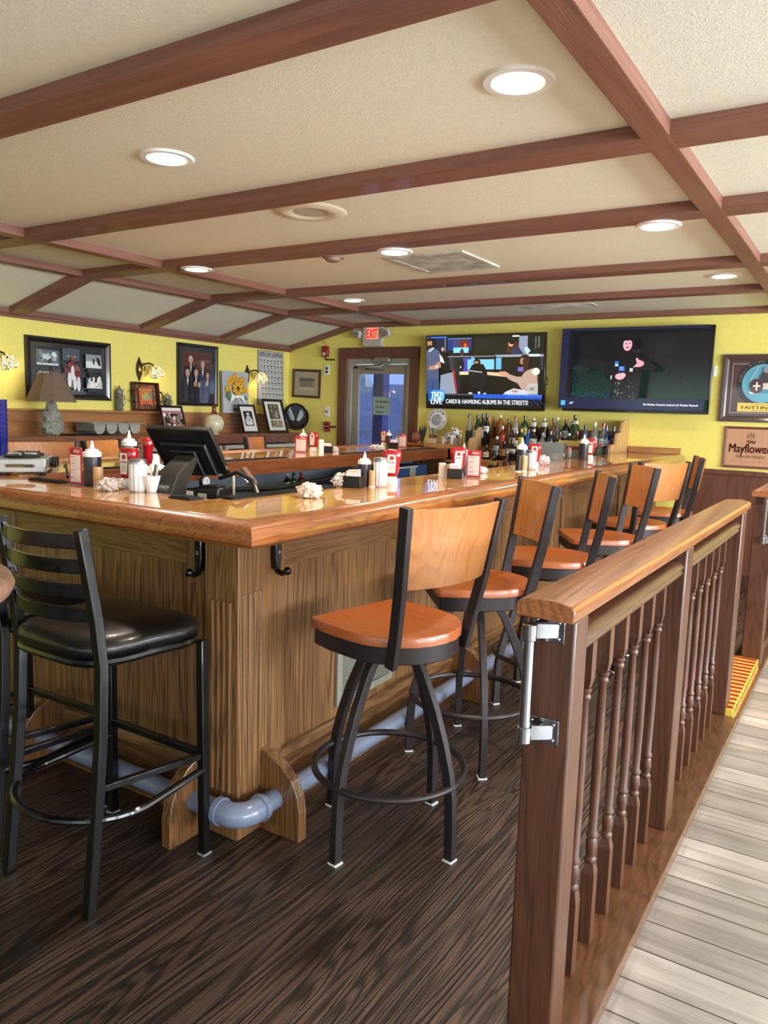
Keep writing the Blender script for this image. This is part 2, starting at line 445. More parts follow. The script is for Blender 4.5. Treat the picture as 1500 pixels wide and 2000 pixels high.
# ceiling: flat plaster and the sloped cove along the left wall
m = M(); m.box((XB, FY, ZC), (RX, YW, ZC + .1))
m.prism([(XB, ZC), (XL, ZL), (XL, ZL + .1), (XB, ZC + .1)], 'y', FY, YW)
struct(m.build('ceiling', CEIL, smooth=False), 'cream plaster ceiling between brown beams')
def beam(n, a, b, c='x'):
    o = M().box(a, b).build('trim_%d' % n, beamw(c), smooth=False, bev=.004); return struct(o, 'brown ceiling beam')
xb_y = [(-1.9, -1.75), (-.75, -.6), (.45, .6), (1.65, 1.80), (2.885, 3.045), (3.955, 4.12), (5.345, 5.50), (6.47, 6.60)]
n = 1
for y0, y1 in xb_y: beam(n, (XB - .02, y0, ZB), (RX, y1, ZC + .01)); n += 1
for x0, x1 in ((-.80, -.70), (2.2, 2.3)): beam(n, (x0, FY, ZB - .0004), (x1, YW, ZC + .01), 'y'); n += 1
beam(n, (-4.56, FY, ZB - .0004), (-4.46, YW, ZC + .01), 'y'); n += 1
beam(n, (XB - .05, FY, ZB - .0008), (XB + .05, YW, ZC + .01), 'y'); n += 1
# sloping beams in the cove and crown boards
ang = math.atan2(ZC - ZL, XB - XL)
for y0, y1 in xb_y[1:]:
    mm = M(); d = .052
    mm.prism([(XB, ZC), (XB, ZC - d), (XL, ZL - d), (XL, ZL)], 'y', y0, y1)
    struct(mm.build('trim_%d' % n, beamw('x'), smooth=False, bev=.003), 'short beam sloping down the cove'); n += 1
mm = M(); mm.box((XL, FY, ZL - .06), (XL + .045, YW, ZL + .01)); mm.box((XL, FY, ZL - .035), (XL + .09, YW, ZL + .012))
struct(mm.build('trim_%d' % n, beamw('y'), smooth=False, bev=.003), 'brown crown board on the left wall'); n += 1
mm = M(); mm.box((XB - .02, YW - .09, ZB - .0), (RX, YW, ZC)); mm.box((XB - .02, YW - .035, ZB + .0), (RX, YW, ZC))
mm.prism([(XB, ZC), (XB, ZB), (XL, ZL - .055), (XL, ZL)], 'y', YW - .09, YW)
struct(mm.build('trim_%d' % n, beamw('x'), smooth=False, bev=.003), 'brown crown board on the far wall'); n += 1
# dark wainscot right of the bar and behind the railing
mm = M(); mm.box((-1.50, YW - .02, -.09), (RX, YW, .955)); mm.box((-1.50, YW - .04, .93), (RX, YW, .975))
struct(mm.build('trim_%d' % n, wains('z'), smooth=False, bev=.004), 'dark panelled wainscot under the yellow wall'); n += 1
# curb board under the railing, its gateway and the painted step edge
mm = M(); mm.prism([(-.62, -.09), (-.445, -.09), (-.44, -.03), (-.62, -.03)], 'y', FY, 4.03)
mm.prism([(-.62, -.09), (-.445, -.09), (-.44, -.05), (-.62, -.05)], 'y', 4.03, YW - .02)
struct(mm.build('trim_%d' % n, SILLW, smooth=False, bev=.003), 'worn brown curb board carrying the railing'); n += 1
STRY = plain('yellow_step_paint', 'f0c850', .5); STRR = plain('red_step_paint', 'a8281c', .5)
t = thing('step_edge', 'red and yellow striped step edge in the railing gateway', 'step', (-.53, 4.5, -.05))
m = M(); m.prism([(-.07, 0), (.07, 0), (.066, .053), (-.07, .053)], 'y', -.47, .52); m.build('tread', STRY, t, smooth=False)
m = M()
for i in range(15):
    y = -.45 + i * .066
    m.box((-.07, y, .0525), (.060, y + .032, .0555)); m.box((.0665, y + .02, .002), (.0705, y + .038, .05))
m.build('stripe_paint', STRR, t, smooth=False)
m = M(); m.box((-.22, -.47, .0502), (-.071, .52, .0525)); m.build('red_mat', plain('red_floor_paint', 'b02038', .6), t, smooth=False)

# ------------------------------------------------------------------ the exit door
t = link(bpy.data.objects.new('door_1', None)); t.location = (-5.07, YW, 0); struct(t, 'glazed exit door with brown casing')
ALU = plain('greige_aluminium', 'a6a49c', .4, metal=.4)
CAS = wains('z')
m = M()
for a, b in (((-.57, -.03, 0), (-.45, 0, 2.17)), ((.45, -.03, 0), (.57, 0, 2.17)), ((-.57, -.032, 2.04), (.57, 0, 2.17))): m.box(a, b)
m.build('casing', CAS, t, bev=.004, smooth=False)
m = M()
for a, b in (((-.45, -.005, 0), (-.385, .1, 2.04)), ((.40, -.005, 0), (.45, .1, 2.04)), ((-.385, -.005, 1.98), (.40, .1, 2.04))): m.box(a, b)
m.build('door_frame', ALU, t, bev=.003, smooth=False)
m = M()
for a, b in (((-.38, .03, .02), (-.30, .075, 1.97)), ((.34, .03, .02), (.40, .075, 1.97)), ((-.30, .03, 1.86), (.34, .075, 1.97)), ((-.30, .03, .02), (.34, .075, .28))): m.box(a, b)
leaf = m.build('door_leaf', plain('door_leaf_metal', '9c9484', .45, metal=.3), t, bev=.003, smooth=False)
gt = plain('blue_tinted_glass', 'a6b8ff', .02, trans=1.0, var=0)
M().box((-.30, .05, .28), (.34, .056, 1.86)).build('glass_pane', gt, leaf, smooth=False)
m = M(); m.tube([(-.36, -.03, .985), (.37, -.03, .985)], .014); m.box((-.375, -.04, .93), (-.325, .03, 1.01)); m.box((.34, -.04, .95), (.38, .03, 1.01))
m.build('push_bar', STEEL, leaf)
M().box((-.38, -.02, .78), (-.31, .03, .93)).build('lock_case', BLACK, leaf, bev=.004)
m = M(); m.box((-.02, -.07, 1.99), (.19, -.03, 2.05)); m.build('door_closer', STEEL, t, bev=.006)
m = M(); m.tube([(.12, -.05, 1.98), (.08, -.09, 1.94), (-.18, -.06, 1.935), (-.18, .02, 1.92)], .008); m.tube([(-.18, -.03, 1.915), (.06, .02, 1.905)], .007)
m.build('closer_arm', CHROME, t)
M().box((-.37, .022, 1.925), (-.32, .032, 1.95)).build('door_sensor', BLACK, leaf, smooth=False)
o = Art()
o.poly([(-.115, -.105), (.12, -.11), (.118, .105), (-.12, .11)], '8fa596')
o.text('No Smoking', 0, .055, .03, '4d5f58', width=.17, bold=.001, shear=.2).text('On Deck', -.02, -.01, .03, '4d5f58', width=.12, bold=.001, shear=.2).text('Please!', -.02, -.07, .03, '4d5f58', width=.11, bold=.001, shear=.2)
p = W(744, 793, y=YW + .04)
tag(o.build('paper_note', PAPER, loc=(p.x, YW + .048, p.z)), 'pale green handwritten note taped on the exit door glass', 'note')

# outside the door: deck, post, lattice fence, planting
OUTW = plain('grey_deck_boards', '8c8c8c', .8)
struct(M().box((-14, YW + .12, -.2), (4, YW + 14, -.1)).build('floor', plain('outdoor_paving', 'd8d8d4', .8), smooth=False), 'bright deck outside the exit door')
q = W(745, 790, y=YW + 1.6)
tag(M().box((q.x - .085, YW + 1.5, -.1), (q.x + .085, YW + 1.67, 3.2)).build('porch_post', plain('dark_post_paint', '2f2f52', .6), bev=.01), 'dark square porch post outside the exit door', 'post')
t = thing('lattice_fence', 'criss-cross lattice fence panel outside the door, right of the porch post', 'fence', (-8.2, YW + 4.0, 0))
m = M()
for i in range(-9, 26):
    x = i * .16
    for s_ in (1, -1):
        m.box((x - .6, 0 if s_ > 0 else .012, .55 - .011), (x + .6, .01 if s_ > 0 else .022, .55 + .011), R=Matrix.Rotation(s_ * .9, 3, 'Y'))
m.build('lattice', OUTW, t, smooth=False)
m = M(); m.box((-2, -.03, .08), (4.2, .05, .2)); m.box((-2, -.03, 1.0), (4.2, .05, 1.07)); m.build('fence_rail', OUTW, t, smooth=False)
m = M(); m.box((-2, -.04, -.1), (-1.9, .06, 1.15)); m.box((1, -.04, -.1), (1.1, .06, 1.15)); m.box((4.1, -.04, -.1), (4.2, .06, 1.15)); m.build('fence_post', OUTW, t, smooth=False)
tag(M().box((-18, YW + 9, -.1), (-9.3, YW + 12, 2.1)).build('building', plain('grey_siding', '9aa0a8', .8), smooth=False), 'plain grey building beyond the deck, left of the porch post', 'building')
t = thing('tree', 'loose shrubby tree outside behind the lattice fence', 'tree', (-9.2, YW + 7.5, -.1))
m = M()
for i in range(22):
    p = Vector((random.gauss(1.6, 1.0), random.gauss(0, .5), random.uniform(1.2, 2.3)))
    m.ball(p, random.uniform(.16, .34), seg=8, rings=5, fn=lambda n: 1 + .3 * noise.noise(n * 3))
m.build('foliage', plain('dull_foliage', '9aa090', .9), t); M().cyl((0, 0, 0), (0, 0, 1.6), .07).build('trunk', OUTW, t)

# ------------------------------------------------------------------ ceiling fittings
def downlight(loc, power, label):
    t = thing('recessed_light', label, 'ceiling light', loc, 0, 'recessed ceiling lights')
    m = M().lathe([(.078, -.004), (.085, -.010), (.108, -.009), (.114, -.001), (.114, 0), (.075, 0)], seg=36, cap=False); m.build('trim_ring', WHITE, t)
    M().lathe([(.0, -.0035), (.078, -.0035), (.078, .0)], seg=30, cap=False).build('lens', plain('lit_lens', 'fff0d4', .5, emit=9, var=0), t)
    l = bpy.data.lights.new('lamp', 'AREA'); l.shape = 'DISK'; l.size = .15; l.energy = power; l.color = WARM; l.spread = 2.6
    lo = link(bpy.data.objects.new('lamp', l)); lo.parent = t; lo.location = (0, 0, -.014)
    return t
LP = 12
for px, py, z, lb in ((326, 307, ZC, 'round lit ceiling light, nearer of the two on the left'), (1012, 157, ZC, 'largest and nearest round lit ceiling light, right of centre'),
                      (771, 491, ZB, 'round lit light on the third beam above the bar centre'), (384, 525, ZB, 'round lit light on the third beam at its left end'),
                      (1286, 440, ZB, 'round lit light on the third beam by the cross beam'), (689, 586, ZC, 'small far round lit light toward the exit sign'),
                      (1415, 538, ZC, 'small far round lit light above the weather screen')):
    p = W(px, py, z=z); downlight((p.x, p.y, z), LP, lb)
p = W(606, 413, z=ZC)
t = thing('ceiling_speaker', 'round cream speaker grille set in the ceiling', 'speaker', (p.x, p.y, ZC))
IV = plain('ivory_plastic', 'd8d2bc', .5)
M().lathe([(.09, -.004), (.11, -.012), (.145, -.014), (.17, -.008), (.185, -.006), (.195, 0)], seg=40, cap=False).build('bezel', IV, t)
M().lathe([(0, -.006), (.09, -.006), (.09, 0)], seg=30, cap=False).build('grille', plain('speaker_mesh', 'b9b3a0', .7, bump=.6, bscale=300), t)
p = W(651, 503, z=ZB)
t = thing('smoke_detector', 'small flat brownish detector on the third ceiling beam', 'smoke detector', (p.x, p.y, ZB))
SD = plain('beige_detector', '8a7466', .5)
M().lathe([(0, -.028), (.035, -.028), (.05, -.02), (.055, 0)], seg=28, cap=False).build('cover', SD, t)
M().lathe([(.055, -.006), (.07, -.005), (.072, 0)], seg=28, cap=False).build('base', SD, t)
p = W(866, 511, z=ZC)
t = thing('ceiling_vent', 'square stained white air vent in the ceiling', 'vent', (p.x, p.y, ZC))
m = M()
for a, b in (((-.29, -.29, -.012), (.29, -.25, 0)), ((-.29, .25, -.012), (.29, .29, 0)), ((-.29, -.25, -.012), (-.25, .25, 0)), ((.25, -.25, -.012), (.29, .25, 0))): m.box(a, b)
VM = plain('stained_vent_metal', 'b8b6ae', .6, var=.35, bscale=25)
m.build('vent_frame', VM, t, smooth=False)
m = M()
for i in range(9): m.box((-.25, -.235 + i * .055, -.009), (.25, -.195 + i * .055, -.004))
m.build('slats', VM, t, smooth=False)
p = W(1095, 597, z=ZC)
t = thing('ceiling_vent', 'slim dusty vent strip near the far wall', 'vent', (p.x, p.y, ZC))
M().box((-.33, -.09, -.01), (.33, .09, 0)).build('vent_frame', VM, t, bev=.004)
m = M(); 
for i in range(4): m.box((-.29, -.07 + i * .04, -.014), (.29, -.05 + i * .04, -.01))
m.build('slats', VM, t, smooth=False)

# ================================================================== the bar
BT = 1.09
TR = Matrix.Translation((-1.50, 1.65, 0)) @ Matrix.Rotation(.014, 4, 'Z')     # right arm frame: y runs along the arm
TLf = Matrix.Translation((-3.13, 1.95, 0)) @ Matrix.Rotation(.055, 4, 'Z')     # left arm frame
RL = YW - .03 - 1.65
t = thing('lacquered_worktop', 'honey coloured glossy lacquered U-shaped bar top', 'bar top', (0, 0, 0))
m = M(TR); m.prism([(-.455, BT - .03), (0, BT - .03), (0, BT), (-.455, BT)], 'y', 0, RL); m.build('right_arm', bartop('y'), t, smooth=False)
m = M(); m.box((-4.0, 1.65, BT - .03), (-1.5, 1.95, BT - .0003)); m.build('front_arm', bartop('x'), t, smooth=False)
m = M(TLf); m.box((-.72, 0.0, BT - .03), (0, 4.45, BT)); m.build('left_arm', bartop('y'), t, smooth=False)
def nose(side=1):   # profile: side = outward, up
    P = [(0, BT - .028), (0, BT + .002), (.006, BT + .008), (.018, BT + .010), (.04, BT + .004), (.062, BT - .014), (.074, BT - .034), (.073, BT - .052), (.058, BT - .066), (.03, BT - .072), (0, BT - .072)]
    return [(x * side, z) for x, z in P]
m = M()
pe = TR @ Vector((0, RL, 0))
m.sweep([(-4.0, 1.65, 0), (-1.5, 1.65, 0), (pe.x, pe.y, 0)], nose(1)); m.build('nosing', nosew('y'), t)
m = M(TLf); m.sweep([(-.72, 4.45, 0), (-.72, 0, 0)], nose(1)); m.build('nosing', nosew('y'), t)
# inner fascia boards
m = M(TLf); m.box((-.001, 0, BT - .085), (.02, 4.45, BT + .006)); m.build('inner_fascia', wood('fascia_wood', '8a4c2a', '57290f', 'y', freq=8, rough=.35, coat=.5, contrast=.3, pores=.3, distort=3), t, bev=.003)
m = M(TR); m.box((-.47, .3, BT - .06), (-.454, RL, BT + .001)); m.build('inner_fascia', nosew('y'), t, bev=.003)
m = M(); m.box((-3.1, 1.949, BT - .06), (-1.97, 1.965, BT + .001)); m.build('inner_fascia', nosew('x'), t, bev=.003)
# splash board of the right arm on the far wall
m = M(); m.box((-2.06, YW - .03, BT), (-1.56, YW, BT + .062)); m.build('splash_board', shelfw('x'), t, bev=.004)

t = thing('bar_counter', 'oak panelled bar front with a fluted corner post', 'bar', (0, 0, 0))
FYP = 1.79                    # front panels plane
# corner post with reeding
m = M(); m.box((-1.79, 1.757, 0), (-1.643, 1.9, BT - .06)); cp = m.build('corner_post', oak('z'), t, bev=.003)
m = M()
for i in range(4):
    x = -1.754 + i * .025
    m.cyl((x, 1.758, .16), (x, 1.758, .80), .0075, 10)
for i in range(4):
    y = 1.784 + i * .025
    m.cyl((-1.644, y, .16), (-1.644, y, .83), .0075, 10)
m.build('reeding', oak('z'), cp)
# front (short) side
m = M(); m.box((-4.0, FYP + .012, .05), (-1.76, FYP + .03, BT - .05)); m.build('panel', oak('z'), t, smooth=False)
m = M()
for a, b in ((-1.90, -1.785), (-2.98, -2.88), (-4.0, -3.9)): M().box((a, FYP - .006, .0), (b, FYP + .02, BT - .05)).build('stile', oak('z'), t, bev=.002)
m = M(); m.box((-3.9, FYP, .895), (-1.9, FYP + .02, BT - .05)); m.build('top_rail', oakd('x'), t, bev=.002)
def skirt(m, a, b, side):
    pr = [(0, 0), (.016, 0), (.016, .165), (.024, .175), (.028, .195), (.018, .205), (.012, .222), (0, .225)]
    m.sweep([a, b], [(x * side, z) for x, z in pr])
m = M(); skirt(m, (-4.0, FYP + .012, 0), (-1.79, FYP + .012, 0), 1); m.build('skirting', oakd('x'), t)
# right (long) side, in the arm's frame: panels sit .165 inside the top edge
PX = -.165
m = M(TR); m.box((PX - .03, .22, .05), (PX - .012, RL, BT - .05)); m.build('panel', oak('z'), t, smooth=False)
m = M(TR)
for a, b in ((.225, .36), (1.86, 1.94), (3.28, 3.36), (4.70, 4.78), (6.0, 6.09)): M(TR).box((PX - .02, a, 0), (PX + .004, b, BT - .05)).build('stile', oak('z'), t, bev=.002)
m = M(TR); m.box((PX - .02, .36, .885), (PX, 6.0, BT - .05)); m.build('top_rail', oakd('y'), t, bev=.002)
m = M(TR); skirt(m, (PX - .012, .25, 0), (PX - .012, RL - .1, 0), 1); m.build('skirting', oakd('y'), t)
# louvred vent
vg = plain('putty_vent_metal', '8f8d80', .5)
m = M(TR)
y0, y1, z0, z1 = .70, 1.12, .265, .50
for a, b in (((PX - .012, y0, z0), (PX + .002, y0 + .035, z1)), ((PX - .012, y1 - .035, z0), (PX + .002, y1, z1)), ((PX - .012, y0 + .035, z0), (PX + .002, y1 - .035, z0 + .03)), ((PX - .012, y0 + .035, z1 - .03), (PX + .002, y1 - .035, z1))): m.box(a, b)
vo = m.build('vent_grille', vg, t, bev=.002)
m = M(TR)
for i in range(15): m.box((PX - .010, y0 + .03, z0 + .034 + i * .0118), (PX - .002, y1 - .03, z0 + .039 + i * .0118), R=Matrix.Rotation(.5, 3, 'Y'))
m.build('louvres', vg, vo, smooth=False)
# left arm outside and inside, interior cabinets
m = M(TLf); m.box((-.60, 0.1, 0), (-.57, 4.45, BT - .03)); m.box((-.6, 4.42, 0), (0, 4.45, BT - .03)); m.build('panel', oak('z'), t, smooth=False)
# bag hooks under the nosing
def hook(loc, rz):
    t = thing('bag_hook', 'black coat hook under the bar nosing, on the front face left of the corner post' if rz == 0 else 'black coat hook under the bar nosing, on the long face right of the corner post', 'hook', loc, rz, 'black hooks by the bar corner')
    m = M(); m.prism([(-.014, .085), (.014, .085), (.016, .0), (.010, -.045), (-.012, -.045), (-.016, 0)], 'y', -.026, 0)
    m.build('hook_body', BLKM, t, bev=.004)
    m = M(); m.tube([(0, -.012, -.035), (0, -.02, -.052), (0, -.04, -.058), (0, -.058, -.05)], .009, scales=[1, 1.1, 1, .9]); m.ball((0, -.062, -.046), .014, seg=12)
    m.build('hook_arm', BLKM, t)
    m = M(); m.box((-.006, -.0275, .008), (.006, -.026, .02)); m.build('latch', STEEL, t, smooth=False)
hook((-1.825, FYP - .006, .93), 0)
p = TR @ Vector((PX + .004, .30, .93)); hook(tuple(p), PI / 2 + .014)

# ------------------------------------------------------------------ foot rail
t = thing('foot_rail', 'grey-blue painted pipe foot rail around the bar base', 'foot rail', (0, 0, 0))
PZ, PO = .128, .115
ax = TR @ Vector((-.072, .06, PZ)); ex = TR @ Vector((-.072, RL - .3, PZ))
cy_ = 1.70; cx_ = ax.x
R_ = .033
m = M(); m.tube([(-4.6, cy_, PZ), (cx_ - .09, cy_, PZ)], R_, 20); m.build('pipe', PIPE, t)
m = M(); m.tube([(cx_ + .001, cy_ + .09, PZ), ex], R_, 20); m.build('pipe', PIPE, t)
m = M(); el = [(cx_ - .085, cy_, PZ)]
for i in range(9):
    a = -PI / 2 + (PI / 2) * i / 8; el.append((cx_ - .06 + .06 * math.cos(a), cy_ + .06 + .06 * math.sin(a), PZ))
el.append((cx_, cy_ + .085, PZ)); m.tube(el, .0395, 22); ebo = m.build('elbow', PIPE, t)
M().tube([(cx_ - .10, cy_, PZ), (cx_ - .08, cy_, PZ)], .0445, 22).build('collar', PIPE, ebo); M().tube([(cx_, cy_ + .08, PZ), (cx_, cy_ + .10, PZ)], .0445, 22).build('collar', PIPE, ebo)
BRK = wood('bracket_wood', '835a34', '3e2712', 'z', freq=14, rough=.35, coat=.5, contrast=.5, pores=.3, distort=4, coat_rough=.2)
def bracket(loc, rz):
    m = M(); pr = [(.16, 0), (-.085, 0), (-.085, .10), (-.075, .155), (-.05, .205), (-.01, .245), (.05, .275), (.11, .29), (.16, .29)]
    m.prism(pr, 'x', -.02, .02)
    return m.build('bracket', BRK, t, bev=.004, loc=loc, rot=(0, 0, rz), smooth=False)
# local profile: y positive = toward the bar
for x in (-1.80, -2.62, -3.6): bracket((x, cy_ - .02, 0), 0)
for yy in (.235, 1.72, 3.2, 4.7):
    p = TR @ Vector((-.072 + .02, yy, 0)); bracket((p.x, p.y, 0), PI / 2 + .014)

# ------------------------------------------------------------------ interior of the bar
t = thing('steel_underbar', 'stainless steel underbar cabinets inside the left arm', 'cabinet', (0, 0, 0))
GREY = plain('dull_blue_grey_steel', '7f8a99', .35, metal=.5)
m = M(TLf); m.box((-.50, .3, .06), (-.06, 4.4, .80)); m.build('cabinet_body', GREY, t, bev=.01)
m = M(TLf); m.box((-.52, .3, .80), (-.02, 4.4, .83)); m.build('worktop', STEEL, t, bev=.005)
m = M(TLf)
for a in (.5, 1.5, 2.5, 3.5): m.box((-.062, a, .12), (-.045, a + .85, .74))
dr = m.build('door', GREY, t, bev=.006)
M(TLf).box((-.34, .3, .83), (-.32, 4.4, 1.05)).build('backsplash', plain('pale_blue_steel', '9fb0c6', .4, metal=.2), t, smooth=False)
m = M(TLf)
for a in (.9, 1.9, 2.9, 3.9): m.tube([(-.03, a - .15, .68), (-.03, a + .15, .68)], .008)
m.build('door_handle', CHROME, dr)
m = M(TLf); m.tube([(-.04, 1.6, .86), (-.03, 2.2, .90), (-.03, 2.9, .96), (-.05, 3.3, .98)], .02); m.tube([(-.02, 1.0, .95), (-.02, 1.9, .90), (-.03, 2.6, .93), (-.03, 3.2, .87)], .016)
tag(m.build('supply_hose', RUBBER), 'black rubber hoses running along inside the left bar arm', 'hose')
m = M(TR); m.box((-.95, .90, .05), (-.48, 5.4, .82)); tag(m.build('steel_sink_unit', GREY, bev=.01), 'steel underbar unit along the inside of the right bar arm', 'cabinet')
m = M(); m.box((-3.0, 2.0, .05), (-2.0, 2.45, .80)); tag(m.build('cooler_cabinet', plain('dark_cooler', '3a3c40', .4, metal=.3), bev=.01), 'dark low cooler behind the front bar arm', 'cooler')
# ================================================================== swivel stools
def make_stool():
    t = thing('swivel_bar_stool', 'x', 'bar stool')
    # seat: front (+y) is straight, back is round
    def outline(w_, fy, by, k=1.0):
        P = [(-w_ * .93, fy - .012), (-w_ * .88, fy), (w_ * .88, fy), (w_ * .93, fy - .012), (w_, fy - .10)]
        for i in range(13):
            a = i * PI / 12; P.append((w_ * math.cos(a) * 1.0, -.02 - (-by - .02) * math.sin(a)))
        P.append((-w_, fy - .10)); return P
    m = M(); P = outline(.213, .195, -.225)
    n_ = len(P); rows = []
    for r, z in ((1.0, .715), (1.0, .737), (.985, .745), (.9, .744), (.65, .737), (.35, .733)):
        rows.append([m.v((x * r, y * r, z)) for x, y in P])
    for A, B in zip(rows, rows[1:]):
        for i in range(n_): m.face([A[i], A[(i + 1) % n_], B[(i + 1) % n_], B[i]])
    m.face(rows[0][::-1]); m.face(rows[-1]); m.build('seat', seatw('y'), t, angle=50)
    m = M(); m.prism(outline(.205, .187, -.218), 'z', .658, .714); m.build('seat_frame', BRZM, t, bev=.003)
    M().lathe([(.10, .628), (.10, .658)], seg=24).build('swivel_plate', BRZM, t)
    leg = [(0, .085, .64), (0, .125, .585), (0, .175, .48), (0, .212, .38), (0, .238, .29), (0, .252, .21), (0, .256, .12), (0, .258, .006)]
    def legm(a):
        m = M(Matrix.Rotation(a, 4, 'Z')); m.sq(leg, .032, .026, up=(1, 0, 0)); return m
    for k in range(4):
        l = legm(PI / 4 + k * PI / 2).build('leg', BRZM, t, bev=.002)
        mm = M(Matrix.Rotation(PI / 4 + k * PI / 2, 4, 'Z')); mm.box((-.018, .24, 0), (.018, .276, .007)); mm.build('foot_cap', WHITE, l, bev=.002)
    m = M(); m.tube([(x, y, .245) for x, y in circ(.252, 40)], .0115, 10, closed=True); m.build('foot_ring', BRZM, t)
    for s_ in (-1, 1):
        m = M()
        pts = [(s_ * .172, -.155, .655), (s_ * .180, -.178, .76), (s_ * .196, -.205, .90), (s_ * .222, -.243, 1.155)]
        m.sq(pts, .024, .036, up=(0, 1, 0))
        m.build('back_post', BRZM, t, bev=.003)
    # curved plywood back
    m = M(); rows = []
    for j, (z, hw, yb) in enumerate(((.905, .185, -.218), (1.02, .197, -.236), (1.145, .209, -.255))):
        for th in (0, .013):
            pass
    cols = 13; F = []; B = []
    for z, hw, yb in ((.905, .185, -.205), (.98, .192, -.217), (1.06, .20, -.229), (1.148, .209, -.242)):
        f = []; b = []
        for i in range(cols):
            u = -1 + 2 * i / (cols - 1); bow = .042 * (1 - u * u)
            f.append(m.v((u * hw, yb - bow + .007, z))); b.append(m.v((u * hw, yb - bow - .007, z)))
        F.append(f); B.append(b)
    for r in range(3):
        for i in range(cols - 1):
            m.face([F[r][i], F[r][i + 1], F[r + 1][i + 1], F[r + 1][i]]); m.face([B[r][i + 1], B[r][i], B[r + 1][i], B[r + 1][i + 1]])
    for i in range(cols - 1):
        m.face([F[3][i], F[3][i + 1], B[3][i + 1], B[3][i]]); m.face([F[0][i + 1], F[0][i], B[0][i], B[0][i + 1]])
    for r in range(3):
        m.face([F[r][0], F[r + 1][0], B[r + 1][0], B[r][0]]); m.face([F[r + 1][-1], F[r][-1], B[r][-1], B[r + 1][-1]])
    m.build('backrest', stoolw('z'), t, bev=.002)
    return t
proto = make_stool()
def place_stool(x, y, face, base, label, group):
    """face = heading of the seat front in degrees, base = heading of the leg square"""
    global proto, used
    o = proto if not used else dup(proto)
    used = True
    rz = math.radians(face - 90)
    o.location = (x, y, 0); o.rotation_euler = (0, 0, rz); o['label'] = label; o['group'] = group
    for c in o.children:
        if c.name.split('.')[0] in ('leg', 'foot_ring', 'swivel_plate'): c.rotation_euler = (0, 0, math.radians(base) - rz)
    return o
used = False
G1 = 'swivel stools along the long side of the bar'
for x, y, fc, bs, lb in ((-1.275, 2.10, 168, 38, 'nearest swivel bar stool, its wide wooden back facing the camera'),
                         (-1.335, 2.845, 219, -7, 'second swivel bar stool from the corner, turned edge-on'),
                         (-1.30, 3.60, 205, 6, 'third swivel bar stool along the bar'),
                         (-1.31, 4.42, 212, 4, 'fourth swivel bar stool, back seen almost edge-on'),
                         (-1.32, 5.20, 152, -5, 'fifth swivel bar stool with wide back toward the camera'),
                         (-1.32, 6.02, 196, 7, 'farthest swivel bar stool, next to the yellow wall')):
    place_stool(x, y, fc, bs, lb, G1)
G2 = 'stools on the far side of the left bar arm'
for x, y, fc, lb in ((-4.42, 2.98, -25, 'leftmost far stool back, behind the portable burner'),
                     (-4.45, 3.66, 20, 'far stool back behind the red menu and squeeze bottles'),
                     (-4.52, 5.36, 20, 'far stool back below the tilted baseball frames')):
    place_stool(x, y, fc, 15, lb, G2)

# ================================================================== black ladder-back chairs
def make_ladder():
    t = thing('ladder_back_bar_chair', 'x', 'bar chair')
    for s_ in (-1, 1):
        m = M(); m.sq([(s_ * .19, -.212, .0), (s_ * .19, -.180, .28), (s_ * .188, -.160, .50), (s_ * .186, -.152, .70), (s_ * .183, -.165, .84), (s_ * .180, -.205, 1.09)], .028, .03, up=(0, 1, 0)); m.build('back_post', BLKM, t, bev=.003)
        m = M(); m.sq([(s_ * .222, .195, .0), (s_ * .215, .192, .705)], .028, .028, up=(0, 1, 0)); l = m.build('leg', BLKM, t, bev=.003)
        m = M(); m.box((s_ * .222 - .016, .178, 0), (s_ * .222 + .016, .212, .006)); m.build('foot_cap', plain('grey_glide', '8b8b8b', .5), l)
    for z, yy in ((.85, -.165), (.918, -.178), (.987, -.188), (1.055, -.198)):
        m = M(); pts = []
        for i in range(11):
            u = -1 + i / 5; pts.append((u * .175, yy - .05 * (1 - u * u), z))
        m.sq(pts, .012, .04); m.build('back_slat', BLKM, t, bev=.003)
    # seat pad
    m = M(); P = []
    for i in range(40):
        a = 2 * PI * i / 40; c_, s_ = math.cos(a), math.sin(a)
        w_ = .235 if s_ > 0 else .215
        P.append((w_ * (abs(c_) ** .42) * (1 if c_ > 0 else -1), (.225 if s_ > 0 else .20) * (abs(s_) ** (.42 if s_ > 0 else .8)) * (1 if s_ > 0 else -1)))
    rows = []
    for r, z in ((.96, .725), (1.0, .74), (1.0, .752), (.965, .768), (.8, .781), (.45, .787)):
        rows.append([m.v((x * r, y * r, z)) for x, y in P])
    for A, B in zip(rows, rows[1:]):
        for i in range(40): m.face([A[i], A[(i + 1) % 40], B[(i + 1) % 40], B[i]])
    m.face(rows[0][::-1]); m.face(rows[-1]); m.build('seat_pad', VINYL, t, angle=60)
    m = M(); m.tube([(x * .95, y * .95, .712) for x, y in P], .013, 8, closed=True); m.build('seat_frame', BLKM, t)
    m = M(); m.sq([(-.215, .193, .335), (.215, .193, .335)], .022, .022); m.build('stretcher', BLKM, t, bev=.002)
    for s_ in (-1, 1):
        m = M(); m.sq([(s_ * .215, .19, .33), (s_ * .19, -.17, .36)], .02, .02); m.build('stretcher', BLKM, t, bev=.002)
    pts = [(.222, .19, .285)]
    for i in range(17):
        a = -i * PI / 16; pts.append((.235 * math.cos(a), -.05 + .21 * math.sin(a), .27))
    pts.append((-.222, .19, .285)); m = M(); m.tube(pts, .012, 10); m.build('foot_ring', BLKM, t)
    return t
lad = make_ladder(); lad.location = (-1.905, 1.455, 0); lad.rotation_euler = (0, 0, .0)
lad['label'] = 'black metal ladder-back bar chair nearest the bar corner'; lad['group'] = 'black chairs along the bar front'
dup(lad, (-2.40, 1.47, 0), .02, 'black metal ladder-back bar chair cut by the left picture edge')
